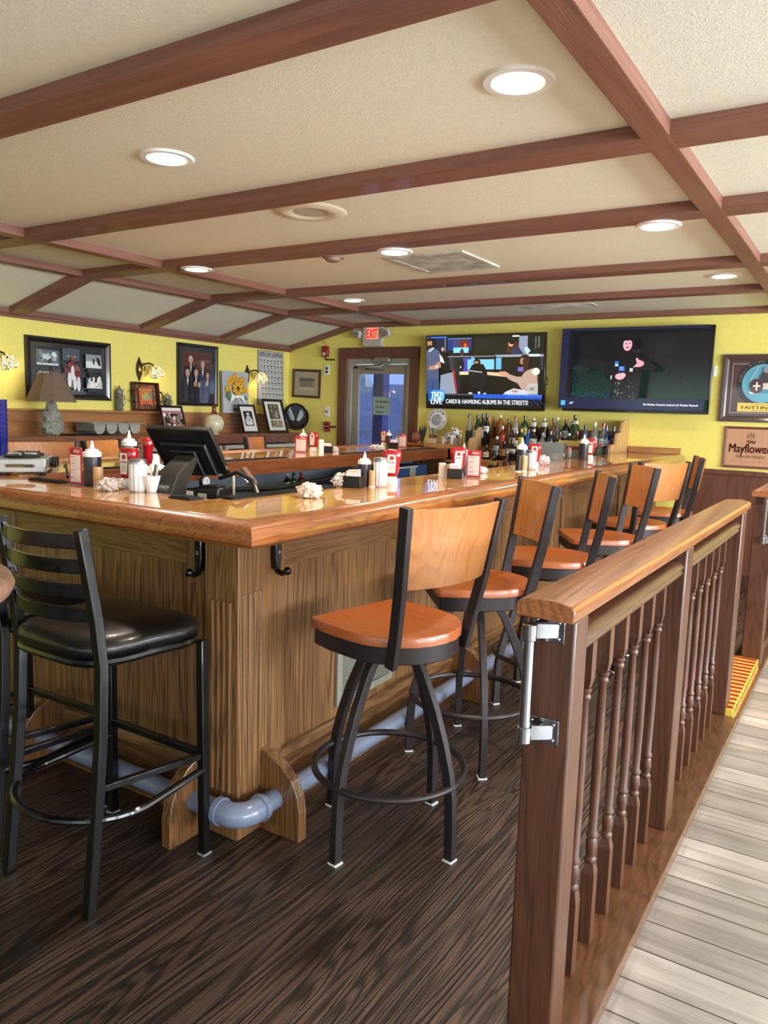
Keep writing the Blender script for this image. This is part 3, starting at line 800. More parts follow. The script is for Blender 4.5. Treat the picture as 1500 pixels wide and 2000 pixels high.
# high table whose rim enters at the left
t = thing('high_round_table', 'worn round wooden high table top at the left picture edge', 'table', (-1.955, .70, 0))
M().lathe([(0, .958), (.40, .958), (.425, .966), (.432, .983), (.425, 1.0), (.41, 1.005), (0, 1.005)], seg=60, cap=False).build('table_top', wood('worn_table_wood', '9a7a66', '6e4a38', 'x', freq=6, rough=.45, coat=.2), t)
M().cyl((0, 0, .03), (0, 0, .958), .04, 20).build('pedestal', BLKM, t)
M().lathe([(.27, 0), (.27, .012), (.06, .045), (.04, .06)], seg=36).build('base', BLKM, t)

# ================================================================== railing
t = thing('railing', 'brown wooden railing with turned balusters dividing the floors', 'railing', (0, 0, 0))
SZ = -.03
m = M()
pr = [(-.625, .985), (-.50, .985), (-.497, .992), (-.497, 1.012), (-.503, 1.022), (-.545, 1.03), (-.615, 1.026), (-.628, 1.015), (-.63, .992)]
m.prism(pr, 'y', 1.55, 4.27); m.build('cap_rail', capw('y'), t, bev=.003)
for a, b, x0, x1 in ((1.575, 1.665, -.608, -.500), (2.72, 2.83, -.600, -.497), (4.02, 4.15, -.600, -.497)):
    m = M(); m.box((x0, a, SZ), (x1, b, .986)); m.build('post', railw('z'), t, bev=.006)
for a, b in ((1.665, 2.72), (2.83, 4.02)):
    m = M(); m.prism([(-.585, .895), (-.512, .895), (-.507, .905), (-.512, .915), (-.503, .925), (-.512, .938), (-.525, .946), (-.57, .946), (-.585, .938)], 'y', a, b)
    m.build('moulded_rail', railw('y'), t, bev=.0015)
def baluster(y, rev=False):
    m = M(); cx = -.552; w_ = .0175
    def sqpr(z0, z1, top):     # squared block with chamfered end
        e = .03
        a, b = (z0, z1 - e) if top else (z0 + e, z1)
        m.box((cx - w_, y - w_, a), (cx + w_, y + w_, b))
        ring0 = [(cx + sx * w_, y + sy * w_) for sx, sy in ((-1, -1), (1, -1), (1, 1), (-1, 1))]
        z_a = b if top else a; z_b = z1 if top else z0
        A = [m.v((u, v_, z_a)) for u, v_ in ring0]; B = [m.v((cx + (u - cx) * .62, y + (v_ - y) * .62, z_b)) for u, v_ in ring0]
        for i in range(4): m.face([A[i], A[(i + 1) % 4], B[(i + 1) % 4], B[i]])
        m.face(B)
    sqpr(SZ, .205, True); sqpr(.745, .90, False)
    m.lathe([(.011, .20), (.016, .207), (.017, .214), (.012, .222), (.0165, .245), (.015, .268), (.011, .276), (.0165, .282), (.0165, .288), (.012, .296), (.0135, .45), (.0125, .62), (.0105, .715), (.0155, .722), (.0155, .729), (.012, .735), (.0165, .742), (.0165, .75)], (cx, y, 0), 14)
    return m.build('baluster', railw('z'), t, angle=40)
for i in range(6): baluster(1.845 + i * .152)
for i in range(6): baluster(3.00 + i * .165)
def grab(parent, x, y, z):
    m = M(); m.cyl((x, y - .048, z - .115), (x, y - .048, z + .115), .0125, 16)
    h = m.build('grab_handle', CHROME, parent)
    for s_ in (-1, 1):
        m = M()
        zz = z + s_ * .115
        m.cyl((x, y - .048, zz - .018), (x, y - .048, zz + .018), .0165, 16)
        m.prism([(x - .012, y - .05), (x + .010, y - .036), (x + .05, y - .004), (x + .028, y - .004), (x - .016, y - .038)], 'z', zz - .017, zz + .017)
        m.box((x - .012, y - .004, zz - .028), (x + .062, y + .0, zz + .028))
        for sx in (0, .05):
            for sz in (-.018, .018): m.ball((x + sx, y - .005, zz + sz), .0045, seg=8, rings=5)
        m.build('mounting_bracket', CHROME, h, bev=.0015)
grab(t, -.585, 1.575, .845)
t2 = thing('railing', 'second wooden railing beyond the gateway, cut by the right picture edge', 'railing', (0, 0, 0))
m = M(); m.prism([(x + .045, z) for x, z in pr], 'y', 5.0, 6.9); m.build('cap_rail', capw('y'), t2, bev=.003)
m = M(); m.box((-.565, 5.03, -.05), (-.455, 5.14, .986)); m.build('post', railw('z'), t2, bev=.006)
m = M(); m.box((-.555, 6.76, -.05), (-.455, 6.87, .986)); m.build('post', railw('z'), t2, bev=.006)
m = M(); m.box((-.54, 5.14, .895), (-.47, 6.76, .94)); m.build('moulded_rail', railw('y'), t2, bev=.003)
m = M(); m.box((-.54, 5.14, -.05), (-.47, 6.76, .02)); m.build('bottom_rail', railw('y'), t2, bev=.003)
for i in range(9):
    b = bpy.data.objects['baluster'].copy(); COL.objects.link(b); b.parent = t2; b.location = (.045, 5.25 + i * .155 - 1.845, .0)
grab(t2, -.50, 5.03, .845)

# ================================================================== screens
SX = [W(1103, 642, y=YW - .12), W(1395, 635, y=YW - .12), W(1387, 809, y=YW - .12), W(1103, 803, y=YW - .12)]
def tv(label, corners, depth, art, cable=False):
    """wall screen: corners tl, tr, br, bl in the room"""
    tl, tr, br, bl = corners; c = (tl + tr + br + bl) / 4
    w_ = ((tr - tl).length + (br - bl).length) / 2; h_ = ((tl - bl).length + (tr - br).length) / 2
    t = thing('television', label, 'television', tuple(c))
    ex = ((tr - tl) + (br - bl)).normalized(); ez = ((tl - bl) + (tr - br)); ez = (ez - ex * ez.dot(ex)).normalized(); ey = ez.cross(ex)
    t.rotation_euler = Matrix((ex, ey, ez)).transposed().to_euler()
    m = M(); m.box((-w_ / 2, -.012, -h_ / 2), (w_ / 2, .035, h_ / 2)); m.build('bezel', plain('black_bezel', '0c0c0f', .25, coat=.5), t, bev=.004)
    a = Art(); art(a, w_ - .03, h_ - .045); a.build('lit_picture', SCREEN, t, y=-.0125, loc=(0, 0, .006))
    m = M(); m.box((-.2, .035, -.18), (.2, depth, .18)); m.build('wall_bracket', BLACK, t, bev=.01)
    Art().rect(-.02, -.002, .02, .002, '6a6a6c').build('maker_mark', PAPER, t, y=-.0128, loc=(0, 0, -h_ / 2 + .010))
    return t
def art_news(a, w_, h_):
    X = lambda u: (u - .5) * w_
    Z = lambda v: (.5 - v) * h_
    R = lambda u0, v0, u1, v1, c: a.rect(X(u0), Z(v1), X(u1), Z(v0), c)
    Pp = lambda pts, c: a.poly([(X(u), Z(v)) for u, v in pts], c)
    El = lambda u, v, ru, rv, c, an=0: a.ell(X(u), Z(v), ru * w_, rv * h_, c, an)
    R(0, 0, 1, 1, '0b0c12'); R(0, 0, .18, .02, '3a6cff'); R(.08, .02, .16, .22, '141a3a'); R(.16, .02, .175, .3, '5a6680')
    R(.19, .03, .4, .2, '18337e'); R(.19, .03, .4, .04, '6c8ee0'); R(.24, .04, .30, .2, '3d3f6a'); R(.30, .05, .38, .2, '66281f'); El(.345, .13, .012, .03, 'ff5a30')
    R(.24, .16, .375, .235, '86d2ee'); R(.30, .2, .335, .28, '4e2434'); El(.318, .19, .010, .015, '241a20')
    R(.42, .02, .80, .3, '171316'); R(.44, .05, .55, .2, '201d22'); R(.70, .1, .80, .24, '4a241c'); R(.80, .02, .87, .3, '8b93ad'); R(.745, .01, .80, .03, 'e8ece8')
    Pp([(.84, .19), (.865, .16), (.895, .22), (.87, .27)], 'b9d4ea'); R(.9, .03, 1, .3, '101014'); R(.93, .03, .94, .2, '5a5a5e'); R(.955, .03, .965, .18, '6a6a70')
    El(.735, .13, .020, .03, 'd8a890'); El(.745, .11, .022, .022, '141012'); Pp([(.75, .17), (.80, .17), (.86, .31), (.77, .31), (.735, .24)], '2c3150')
    R(.10, .28, 1, .295, '7d8796'); R(.60, .27, 1, .3, '9aa4b0'); R(.88, .265, .97, .30, 'c6dada')
    R(.2, .3, 1, .48, '343340'); R(.26, .3, .98, .8, '141011'); Pp([(.24, .3), (.30, .3), (.31, .78), (.26, .78)], '202028')
    Pp([(.13, .55), (.25, .5), (.27, .82), (.12, .82)], '8c96a8'); Pp([(.235, .47), (.255, .47), (.285, .82), (.27, .82)], 'a02820')
    R(.33, .31, .39, .5, '4a3fb0'); R(.37, .33, .60, .47, '7fc8ea'); R(.40, .3, .43, .5, '6ab8e0'); R(.615, .31, .66, .47, '6ab4dc'); R(.60, .28, .615, .48, '0c0c10')
    R(.30, .5, .38, .545, 'e6d2a4'); Pp([(.52, .50), (.68, .52), (.76, .56), (.74, .58), (.50, .54)], 'dcc296')
    R(.29, .35, .34, .46, '0a0a0c'); R(.305, .42, .315, .45, 'cfcfcf')
    El(.455, .37, .030, .045, '1a1214'); El(.45, .375, .016, .02, 'cc9078'); Pp([(.39, .47), (.41, .41), (.45, .38), (.51, .40), (.54, .5), (.55, .62), (.40, .62)], '0a090b')
    Pp([(.385, .5), (.54, .52), (.545, .68), (.50, .74), (.42, .74), (.39, .68)], '17181d'); a.line([(X(.38), Z(.485)), (X(.50), Z(.51))], .012, 'a8acb4')
    for p0, p1 in (((.44, .74), (.40, .80)), ((.50, .74), (.53, .79)), ((.46, .74), (.46, .80))): a.line([(X(p0[0]), Z(p0[1])), (X(p1[0]), Z(p1[1]))], .012, '1a1b20')
    El(.40, .81, .018, .018, 'd6d6d8'); El(.525, .81, .012, .014, 'd8d8d8'); R(.465, .78, .485, .83, 'bcd0e0')
    # man at left
    El(.03, .09, .022, .075, 'b8876c'); El(.03, .035, .024, .03, '1c1512'); El(.032, .14, .018, .025, '2a1d17')
    Pp([(.0, .2), (.02, .16), (.07, .15), (.12, .21), (.14, .34), (.11, .38), (.115, .62), (.0, .62)], '4b5878'); Pp([(.02, .2), (.06, .15), (.07, .17), (.03, .22)], 'c8d2dc')
    Pp([(.10, .36), (.145, .36), (.15, .43), (.08, .47), (.02, .47), (.03, .42), (.09, .40)], 'b98468'); R(.085, .41, .105, .45, 'cfd4d8')
    Pp([(.0, .62), (.115, .61), (.12, .82), (.0, .82)], '38507e'); R(.055, .65, .06, .82, '24365c')
    # seated figure, left middle
    Pp([(.12, .2), (.17, .2), (.20, .3), (.22, .52), (.14, .52)], '0c0c10'); El(.15, .18, .012, .03, 'd6a08a'); Pp([(.12, .24), (.15, .3), (.17, .38), (.13, .36)], 'd8d8dc')
    # woman at right
    El(.855, .34, .045, .07, '2a1815'); El(.835, .36, .020, .045, 'b07860'); Pp([(.84, .33), (.89, .33), (.885, .52), (.86, .62), (.835, .6)], '3a211b')
    Pp([(.86, .50), (.91, .46), (.955, .5), (.965, .72), (.85, .78), (.80, .66), (.73, .61), (.70, .56), (.72, .53), (.79, .57), (.83, .57)], 'b89a8c')
    Pp([(.645, .50), (.70, .50), (.73, .53), (.71, .57), (.66, .55), (.64, .53)], 'd09a80'); El(.945, .50, .032, .05, 'dcdfd4')
    Pp([(.70, .78), (.77, .73), (.88, .76), (.90, .82), (.68, .82)], 'c9ccd8'); El(.78, .77, .03, .018, 'a8847c'); R(.80, .44, .845, .50, '7d5fc0')
    R(.88, .665, .965, .81, 'b9b5b0'); a.text('HC', X(.922), Z(.735), .035, '5c5a58', width=.06, bold=.002)
    # lower third
    R(.0, .815, 1, 1, '0a0d16'); R(.16, .815, .43, .835, '4c4e56'); R(.43, .815, 1, .875, '2456c4'); R(.72, .815, 1, .84, '3c74e4')
    for k in range(3): a.line([(X(.84 + k * .05), Z(.83)), (X(.93 + k * .05), Z(.96))], .006, '1b3a88')
    Pp([(.02, .77), (.17, .765), (.172, .90), (.16, .93), (.02, .93)], '3c93d8'); Pp([(.02, .77), (.06, .765), (.04, .93), (.02, .93)], '1e58a8'); El(.15, .84, .02, .05, '7cc4ee')
    a.text('TMZ', X(.098), Z(.845), .085, 'eaf6fc', width=.135, bold=.002); a.text('LIVE', X(.098), Z(.935), .055, 'eef6fc', width=.14, bold=.003)
    a.text('CARDI B: HAWKING ALBUMS IN THE STREETS!', X(.185), Z(.925), .048, 'f2f4f6', width=.87 * w_ * .81, bold=.0010, align='l')
def art_weather(a, w_, h_):
    X = lambda u: (u - .5) * w_
    Z = lambda v: (.5 - v) * h_
    R = lambda u0, v0, u1, v1, c: a.rect(X(u0), Z(v1), X(u1), Z(v0), c)
    Pp = lambda pts, c: a.poly([(X(u), Z(v)) for u, v in pts], c)
    El = lambda u, v, ru, rv, c, an=0: a.ell(X(u), Z(v), ru * w_, rv * h_, c, an)
    R(0, 0, 1, 1, '0e0f16')
    for i in range(14): R(.055, .34 + i * .04, 1, 1, '0f%02x%02x' % (0x14 + i * 2, 0x18 + i * 1))
    for i in range(14): R(.055, .40 + i * .035, .62 - i * .012, 1, '%02x%02x%02x' % (0x10, 0x1a + i * 2, 0x1d + i * 1))
    rnd = random.Random(4)
    for i in range(420):
        u = rnd.uniform(.06, .45 if i % 3 else .95); v = rnd.uniform(.52, .88); k = rnd.choice(['1d3c32', '1a3040', '224a3c', '16283c', '23383a'])
        a.ell(X(u), Z(v), rnd.uniform(.003, .008), rnd.uniform(.002, .004), k, n=5)
    for i in range(90):
        a.ell(X(rnd.uniform(.06, .36)), Z(rnd.uniform(.80, .88)), rnd.uniform(.004, .012), .003, rnd.choice(['1f3a66', '2c4f84', '24446c']), n=6)
    R(0, 0, 1, .035, '1a1c34'); R(0, 0, .055, 1, '161d3c')
    R(0, .885, 1, 1, '161d40'); R(.02, .905, .052, .965, '4fb4ea'); R(.055, .86, 1, .885, '141c30')
    a.text('60°', X(.10), Z(.935), .022, 'd8e4f0', bold=.001)
    a.text("The Weather Channel is America's #1 Weather Network", X(.965), Z(.935), .020, 'e8ecf0', width=.36 * w_, bold=.0008, align='r')
    El(.14, .50, .05, .03, '20242c'); El(.19, .51, .03, .02, '1b2028')
    # presenter in a dark rain jacket
    Pp([(.37, .88), (.38, .66), (.33, .62), (.32, .52), (.36, .40), (.42, .33), (.45, .29), (.51, .29), (.55, .34), (.61, .40), (.68, .48), (.66, .53), (.58, .52), (.57, .88)], '08090c')
    El(.473, .17, .040, .075, '0b0b0f'); El(.473, .215, .031, .075, 'dba6b0'); Pp([(.44, .165), (.506, .165), (.50, .135), (.445, .135)], '0a0a0e')
    El(.462, .20, .006, .006, '40282c'); El(.487, .20, .006, .006, '40282c'); El(.474, .25, .012, .009, '8c4a50'); a.line([(X(.474), Z(.20)), (X(.476), Z(.235))], .004, 'b88088')
    El(.435, .60, .033, .04, 'dfa6ae'); El(.455, .585, .02, .03, 'e4b0b8'); Pp([(.52, .49), (.545, .44), (.535, .38), (.545, .375), (.56, .40), (.59, .42), (.595, .46), (.57, .485), (.54, .485)], 'd8a0ac')
    for u0, v0, u1, v1, c in ((.425, .475, .465, .535, '2a6ad4'), (.395, .415, .42, .475, '2f74dc'), (.50, .50, .52, .54, 'e8f0ee'), (.43, .49, .455, .495, 'cfe0ff'), (.43, .51, .455, .515, 'cfe0ff'), (.398, .45, .418, .475, 'd6e6f6')): R(u0, v0, u1, v1, c)
    El(.51, .52, .004, .008, '2a8a4a'); El(.376, .60, .005, .012, 'e8e8f0'); El(.376, .625, .005, .01, 'e0e0e8')
    for i in range(70): a.ell(X(.40 + rnd.random() * .06 + (.10 if i % 4 == 0 else 0)), Z(rnd.uniform(.64, .88)), .0022, rnd.uniform(.002, .008), rnd.choice(['c8d0dc', '8c98a8', '606c7c']), n=5)
tv('lit wall screen showing a woman and man in an office with a news caption', [W(826, 656, y=YW - .16), W(1062, 649, y=YW - .16), W(1068, 803, y=YW - .10), W(840, 797, y=YW - .10)], .09, art_news)
tv('large dark wall screen showing a person in a black rain jacket at night', SX, .09, art_weather)
m = M(); m.tube([W(1066, 735, y=YW - .05), W(1070, 742, y=YW - .05), W(1069, 750, y=YW - .05), W(1064, 754, y=YW - .05)], .005); tag(m.build('cable', BLACK), 'small loop of black cable beside the office news screen', 'cable')
p = W(1396, 725, y=YW); tag(M().box((p.x - .01, YW - .03, p.z - .05), (p.x + .02, YW, p.z + .05)).build('switch_plate', WHITE, bev=.004), 'white switch at the right edge of the dark weather screen', 'switch')

# ================================================================== framed pictures
def rect_of(px0, py0, px1, py1, **pl):
    a = W(px0, py0, **pl); b = W(px1, py1, **pl); return a, b
def framed(name, label, cat, loc, rz, w_, h_, fw, depth, fmat, artfn, lean=0.0, roll=0.0, printmat=None, back=True):
    t = thing(name, label, cat, tuple(loc)); t.rotation_euler = (Matrix.Rotation(rz, 4, 'Z') @ Matrix.Rotation(roll, 4, 'Y') @ Matrix.Rotation(lean, 4, 'X')).to_euler()
    m = M(); W2, H2 = w_ / 2, h_ / 2; prf = [(0, 0), (fw, 0), (fw, depth * .55), (fw * .75, depth * .8), (fw * .35, depth), (0, depth)]
    # mitred frame swept round the opening, profile: inward, out of the wall
    pts = [(-W2, 0, -H2), (W2, 0, -H2), (W2, 0, H2), (-W2, 0, H2)]
    cs = []
    for (x, _, z) in pts:
        sx, sz = (-1 if x > 0 else 1), (-1 if z > 0 else 1)
        cs.append([m.v((x + sx * u, -v, z + sz * u)) for u, v in prf])
    for k in range(4):
        A, B = cs[k], cs[(k + 1) % 4]
        for i in range(len(prf)): m.face([A[i], A[(i + 1) % len(prf)], B[(i + 1) % len(prf)], B[i]])
    m.build('frame', fmat, t, smooth=False)
    M().box((-W2 + fw * .5, -.006, -H2 + fw * .5), (W2 - fw * .5, 0, H2 - fw * .5)).build('backing_board', BLACK, t, smooth=False)
    a = Art(); artfn(a, w_ - 2 * fw, h_ - 2 * fw); a.build('print', printmat or GLOSSP, t, y=-.0065)
    return t
def blobs(a, x0, z0, x1, z1, cols, n, r0, r1, seed=1, asp=1.4):
    rnd = random.Random(seed)
    for i in range(n): a.ell(rnd.uniform(x0, x1), rnd.uniform(z0, z1), rnd.uniform(r0, r1), rnd.uniform(r0, r1) * asp, rnd.choice(cols), rnd.uniform(-.6, .6), n=7)
def sport(a, w_, h_):
    a.rect(-w_ / 2, -h_ / 2, w_ / 2, h_ / 2, '1c1f24'); a.rect(-w_ * .46, -h_ * .44, w_ * .46, h_ * .44, '343b42'); a.rect(-w_ * .455, -h_ * .43, w_ * .455, h_ * .43, '1d2228')
    a.rect(-w_ * .42, .06 * h_, -w_ * .14, .36 * h_, '58646f'); a.rect(-w_ * .42, .06 * h_, -w_ * .14, .10 * h_, 'c8d0d6'); blobs(a, -w_ * .38, .14 * h_, -w_ * .18, .3 * h_, ['aab6c0', 'd5dce0', '2a323a', '78848e'], 16, .012, .03, 3)
    a.rect(-w_ * .42, -.36 * h_, -w_ * .14, -.06 * h_, '47423e'); blobs(a, -w_ * .39, -.3 * h_, -w_ * .2, -.1 * h_, ['b8b4b0', 'dcdcdc', '5e3a38'], 16, .015, .035, 5)
    a.rect(-w_ * .10, .18 * h_, w_ * .13, .42 * h_, '45505c'); a.rect(-w_ * .04, .25 * h_, w_ * .08, .28 * h_, '8a96a0')
    a.rect(-w_ * .10, -.38 * h_, w_ * .15, .12 * h_, '3c2e2c'); blobs(a, -w_ * .08, -.33 * h_, w_ * .12, .08 * h_, ['58302e', '7c3c38', '8c8078', '241a1a'], 34, .014, .032, 8)
    for k, (cx, cz) in enumerate(((-.02, -.14), (.05, -.2), (.10, -.22), (.02, .0))):
        a.ell(cx * w_, cz * h_ + .05, .022, .05, '6a1f26'); a.ell(cx * w_, cz * h_ - .03, .02, .07, 'dcdce0'); a.ell(cx * w_, cz * h_ + .11, .018, .02, '8c4440')
    a.rect(w_ * .2, .06 * h_, w_ * .42, .34 * h_, '8c9298'); a.rect(w_ * .2, .06 * h_, w_ * .42, .20 * h_, 'd9dde0'); a.ell(w_ * .38, .2 * h_, .018, .045, '16181c', .4); a.ell(w_ * .31, .2 * h_, .012, .03, '2c3036')
    a.rect(w_ * .22, -.02 * h_, w_ * .40, .03 * h_, '30363c'); a.rect(w_ * .24, -.13 * h_, w_ * .42, -.04 * h_, '0c0d10'); a.rect(w_ * .2, -.36 * h_, w_ * .42, -.14 * h_, '34383c')
    blobs(a, w_ * .22, -.31 * h_, w_ * .40, -.17 * h_, ['e8e8e8', '101214', 'c4c6c8'], 26, .012, .026, 11); a.rect(w_ * .2, -.36 * h_, w_ * .42, -.33 * h_, 'dcdcdc'); a.rect(w_ * .22, -.43 * h_, w_ * .40, -.38 * h_, '2c3238')
def group_photo(a, w_, h_):
    a.rect(-w_ / 2, -h_ / 2, w_ / 2, h_ / 2, '2c3236'); a.rect(-w_ * .40, -h_ * .42, w_ * .40, h_ * .42, '5a4440'); a.rect(-w_ * .39, -h_ * .415, w_ * .39, h_ * .41, '332422')
    a.rect(-w_ * .39, h_ * .14, w_ * .39, h_ * .41, '54302a')
    for k in range(4): a.rect(-w_ * .39, h_ * (.18 + k * .06), w_ * .39, h_ * (.185 + k * .06), '3c201c')
    for cx, cz, sz, hair in ((-.19, .26, 1, 'c8c4c0'), (.14, .20, 1.05, '6a5c54'), (-.28, .02, 1, 'b8a890'), (-.05, .03, 1, 'a89080'), (.27, -.0, .8, '9a6c48')):
        x, z = cx * w_, cz * h_; s = .05 * sz
        a.poly([(x - s * 1.5, z - s * 1.4), (x + s * 1.5, z - s * 1.4), (x + s * 1.9, z - s * 7), (x - s * 1.9, z - s * 7)], '0d0e13')
        a.ell(x, z + .008, s * .62, s * .85, hair); a.ell(x, z - .004, s * .52, s * .74, 'c09080'); a.poly([(x - s * .3, z - s * .9), (x + s * .3, z - s * .9), (x, z - s * 2.6)], 'e8e6e4'); a.ell(x, z - s * 1.15, s * .25, s * .12, '0c0c10')
    for cx, cz in ((-.08, -.16), (.02, -.17), (.25, -.14)): a.ell(cx * w_, cz * h_, .022, .03, 'b88c78')
    a.rect(-w_ * .39, -h_ * .415, w_ * .39, -h_ * .34, '16181e')
def sunflowers(a, w_, h_):
    a.rect(-w_ / 2, -h_ / 2, w_ / 2, h_ / 2, 'aab2bc'); a.rect(-w_ / 2, -h_ / 2, w_ / 2, -h_ * .1, 'b8bcc0')
    for x0 in (-.05, .0, .05, .03): a.line([(x0 * w_, .05), (x0 * w_ * .4, -h_ * .42)], .007, '4a6a3c')
    a.rect(-w_ * .12, -h_ * .46, w_ * .12, -h_ * .18, '98a298'); a.rect(-w_ * .12, -h_ * .46, w_ * .12, -h_ * .38, '4c5044')
    for x, z, rr in ((-.20, .27, .052), (.0, .34, .055), (.24, .27, .05), (-.32, .06, .05), (.32, .07, .045), (.02, .09, .082)):
        for k in range(16):
            an = k * PI / 8; a.ell(x * w_ + .62 * rr * math.cos(an), z * h_ + .62 * rr * math.sin(an), rr * .5, rr * .17, 'ecb93a' if k % 2 else 'c08a1c', an, n=9)
        a.ell(x * w_, z * h_, rr * .34, rr * .34, '6a4a24' if rr > .06 else 'c88c24')
    for x, z, an in ((-.25, -.14, .5), (.28, -.12, -.5), (-.36, -.06, 1)): a.ell(x * w_, z * h_, .05, .02, '5c7a4c', an)
    a.poly([(-.02, -.05), (-.13, -.12), (-.10, -.02)], 'eceeea'); a.poly([(.02, -.05), (.12, -.13), (.10, -.02)], 'e4e8e6'); a.ell(0, -.05, .06, .016, 'f0f2ee')
def poster(a, w_, h_):
    a.rect(-w_ / 2, -h_ / 2, w_ / 2, h_ / 2, 'b4b6b8'); a.text('SUPER BOWL CHAMPIONS', 0, h_ * .445, .045, '2a2c30', width=w_ * .92, bold=.001)
    for e in (((-.47, .40), (.47, .40)), ((-.47, .40), (-.47, -.47)), ((.47, .40), (.47, -.47)), ((-.47, -.47), (.47, -.47))): a.line([(u * w_, v * h_) for u, v in e], .005, '2a2c30')
    rnd = random.Random(2)
    for r_ in range(8):
        for c_ in range(7):
            x = (-.40 + c_ * .133) * w_; z = (.33 - r_ * .105) * h_
            a.ell(x, z, .013, .008, rnd.choice(['3a3d44', '555960', '44484e'])); a.poly([(x - .006, z - .03), (x + .006, z - .03), (x, z - .012)], '3a3c42'); a.rect(x - .012, z - .036, x + .012, z - .033, '6a6e74')
def building_print(a, w_, h_):
    a.rect(-w_ / 2, -h_ / 2, w_ / 2, h_ / 2, 'a59a80'); a.rect(-w_ * .30, -h_ * .26, w_ * .32, h_ * .24, '5e5a4e'); a.rect(-w_ * .27, -h_ * .16, w_ * .29, h_ * .14, '8c8674'); a.rect(-w_ * .27, h_ * .10, w_ * .29, h_ * .15, '45423a')
    for k in range(4): a.rect((-.2 + k * .12) * w_, -h_ * .12, (-.14 + k * .12) * w_, h_ * .05, '5a564a')
    a.rect(-w_ * .3, -h_ * .26, w_ * .32, -h_ * .17, 'bab29c')
def knight_print(a, w_, h_):
    a.rect(-w_ / 2, -h_ / 2, w_ / 2, h_ / 2, '50343c')
    for k in range(6): a.rect((-.5 + k * .2) * w_, -h_ / 2, (-.495 + k * .2) * w_, h_ / 2, '3a2329')
    for k in range(5): a.rect(-w_ / 2, (-.4 + k * .2) * h_, w_ / 2, (-.395 + k * .2) * h_, '3a2329')
    for e in (((-.44, -.44), (.44, -.44)), ((.44, -.44), (.44, .44)), ((.44, .44), (-.44, .44)), ((-.44, .44), (-.44, -.44))): a.line([(u * w_, v * h_) for u, v in e], .004, 'c9beb0')
    cz = h_ * .09; R = w_ * .37
    a.ell(0, cz, R, R, '17151b', n=40); a.ell(0, cz, R * .80, R * .80, '5aa6c0', n=36); a.ell(0, cz - R * .1, R * .5, R * .3, '3f86a4')
    a.arc('THIBAUT IV COMTE DE CHAMPAGNE', 0, cz, R * .9, PI / 2, R * .13, 'e8e4de', spread=.86, bold=.0006); a.arc('1201-1253', 0, cz, R * .9, -PI / 2, R * .13, 'e8e4de', out=False, bold=.0006)
    # horse and rider
    a.ell(R * .12, cz - R * .05, R * .36, R * .2, 'cfc9c4'); a.poly([(R * .3, cz), (R * .45, cz + R * .38), (R * .62, cz + R * .36), (R * .7, cz + R * .18), (R * .5, cz + R * .1), (R * .5, cz - R * .1)], 'e0dcd6')
    for x0, x1 in ((.35, .75), (.28, .55), (-.1, -.3), (-.2, -.5)): a.line([(R * x0, cz - R * .1), (R * (x0 + x1) / 2, cz - R * .42), (R * x1, cz - R * .36)], R * .07, 'e4e0da')
    a.poly([(-R * .1, cz), (R * .2, cz + R * .02), (R * .22, cz + R * .4), (R * .02, cz + R * .5), (-R * .12, cz + R * .3)], '37303c'); a.ell(R * .1, cz + R * .55, R * .11, R * .13, '8a8f98')
    a.ell(-R * .22, cz - R * .12, R * .24, R * .3, '4a1f2c'); a.rect(-R * .25, cz - R * .3, -R * .19, cz + R * .06, 'ece8e2'); a.rect(-R * .36, cz - R * .14, -R * .08, cz - R * .07, 'ece8e2')
    a.line([(-R * .5, cz + R * .1), (-R * .2, cz + R * .7)], R * .03, 'b8bcc0')
    a.rect(-w_ * .33, -h_ * .42, w_ * .33, -h_ * .26, 'e4c452'); a.text('TAITTINGER', 0, -h_ * .345, h_ * .055, '3a2a20', width=w_ * .58, bold=.001); a.text('CHAMPAGNE', 0, -h_ * .29, h_ * .022, '3a2a20', width=w_ * .26); a.text('REIMS, FRANCE', .0, -h_ * .395, h_ * .018, '3a2a20', width=w_ * .22)
def ship_sign(a, w_, h_):
    a.rect(-w_ / 2, -h_ / 2, w_ / 2, h_ / 2, 'bd8f70')
    for x in (-.18, .22): a.rect(x * w_, -h_ / 2, (x + .006) * w_, h_ / 2, '94684e')
    K = '6d4636'
    a.poly([(-.10 * w_, .20 * h_), (.12 * w_, .18 * h_), (.09 * w_, .10 * h_), (-.05 * w_, .12 * h_)], K)
    for x, z in ((-.06, .27), (.0, .30), (.06, .28)):
        a.line([(x * w_, .18 * h_), (x * w_, (z + .12) * h_)], .004, K); a.poly([((x - .035) * w_, z * h_), ((x + .03) * w_, z * h_), ((x + .022) * w_, (z + .05) * h_), ((x - .026) * w_, (z + .05) * h_)], '8d6450'); a.line([((x - .02) * w_, (z + .07) * h_), ((x + .02) * w_, (z + .07) * h_)], .006, K)
    a.text('Mayflower', 0, -.02 * h_, .085, 'a8322a', width=w_ * .86, bold=.0008); a.rect(-.02 * w_, -.105 * h_, .42 * w_, -.095 * h_, 'a8322a')
    a.text('Taste the History', 0, -.24 * h_, .03, K, width=w_ * .62, shear=.4); a.rect(-.4 * w_, -.385 * h_, .36 * w_, -.378 * h_, '9a7058')
def on_left(px0, py0, px1, py1, x=XL):
    a, b = W(px0, py0, x=x), W(px1, py1, x=x); return Vector((x, (a.y + b.y) / 2, (a.z + b.z) / 2)), b.y - a.y, a.z - b.z
c, w_, h_ = on_left(46, 650, 214, 786); framed('framed_photo_collage', 'wide black framed collage of sports photos above the grey table lamp', 'picture', c, PI / 2, w_, h_ - .03, .05, .03, DARKF, sport)
c, w_, h_ = on_left(344, 668, 423, 794); framed('framed_group_photo', 'tall black framed photo of people in dark suits on the left wall', 'picture', c, PI / 2, w_, h_, .035, .025, DARKF, group_photo)
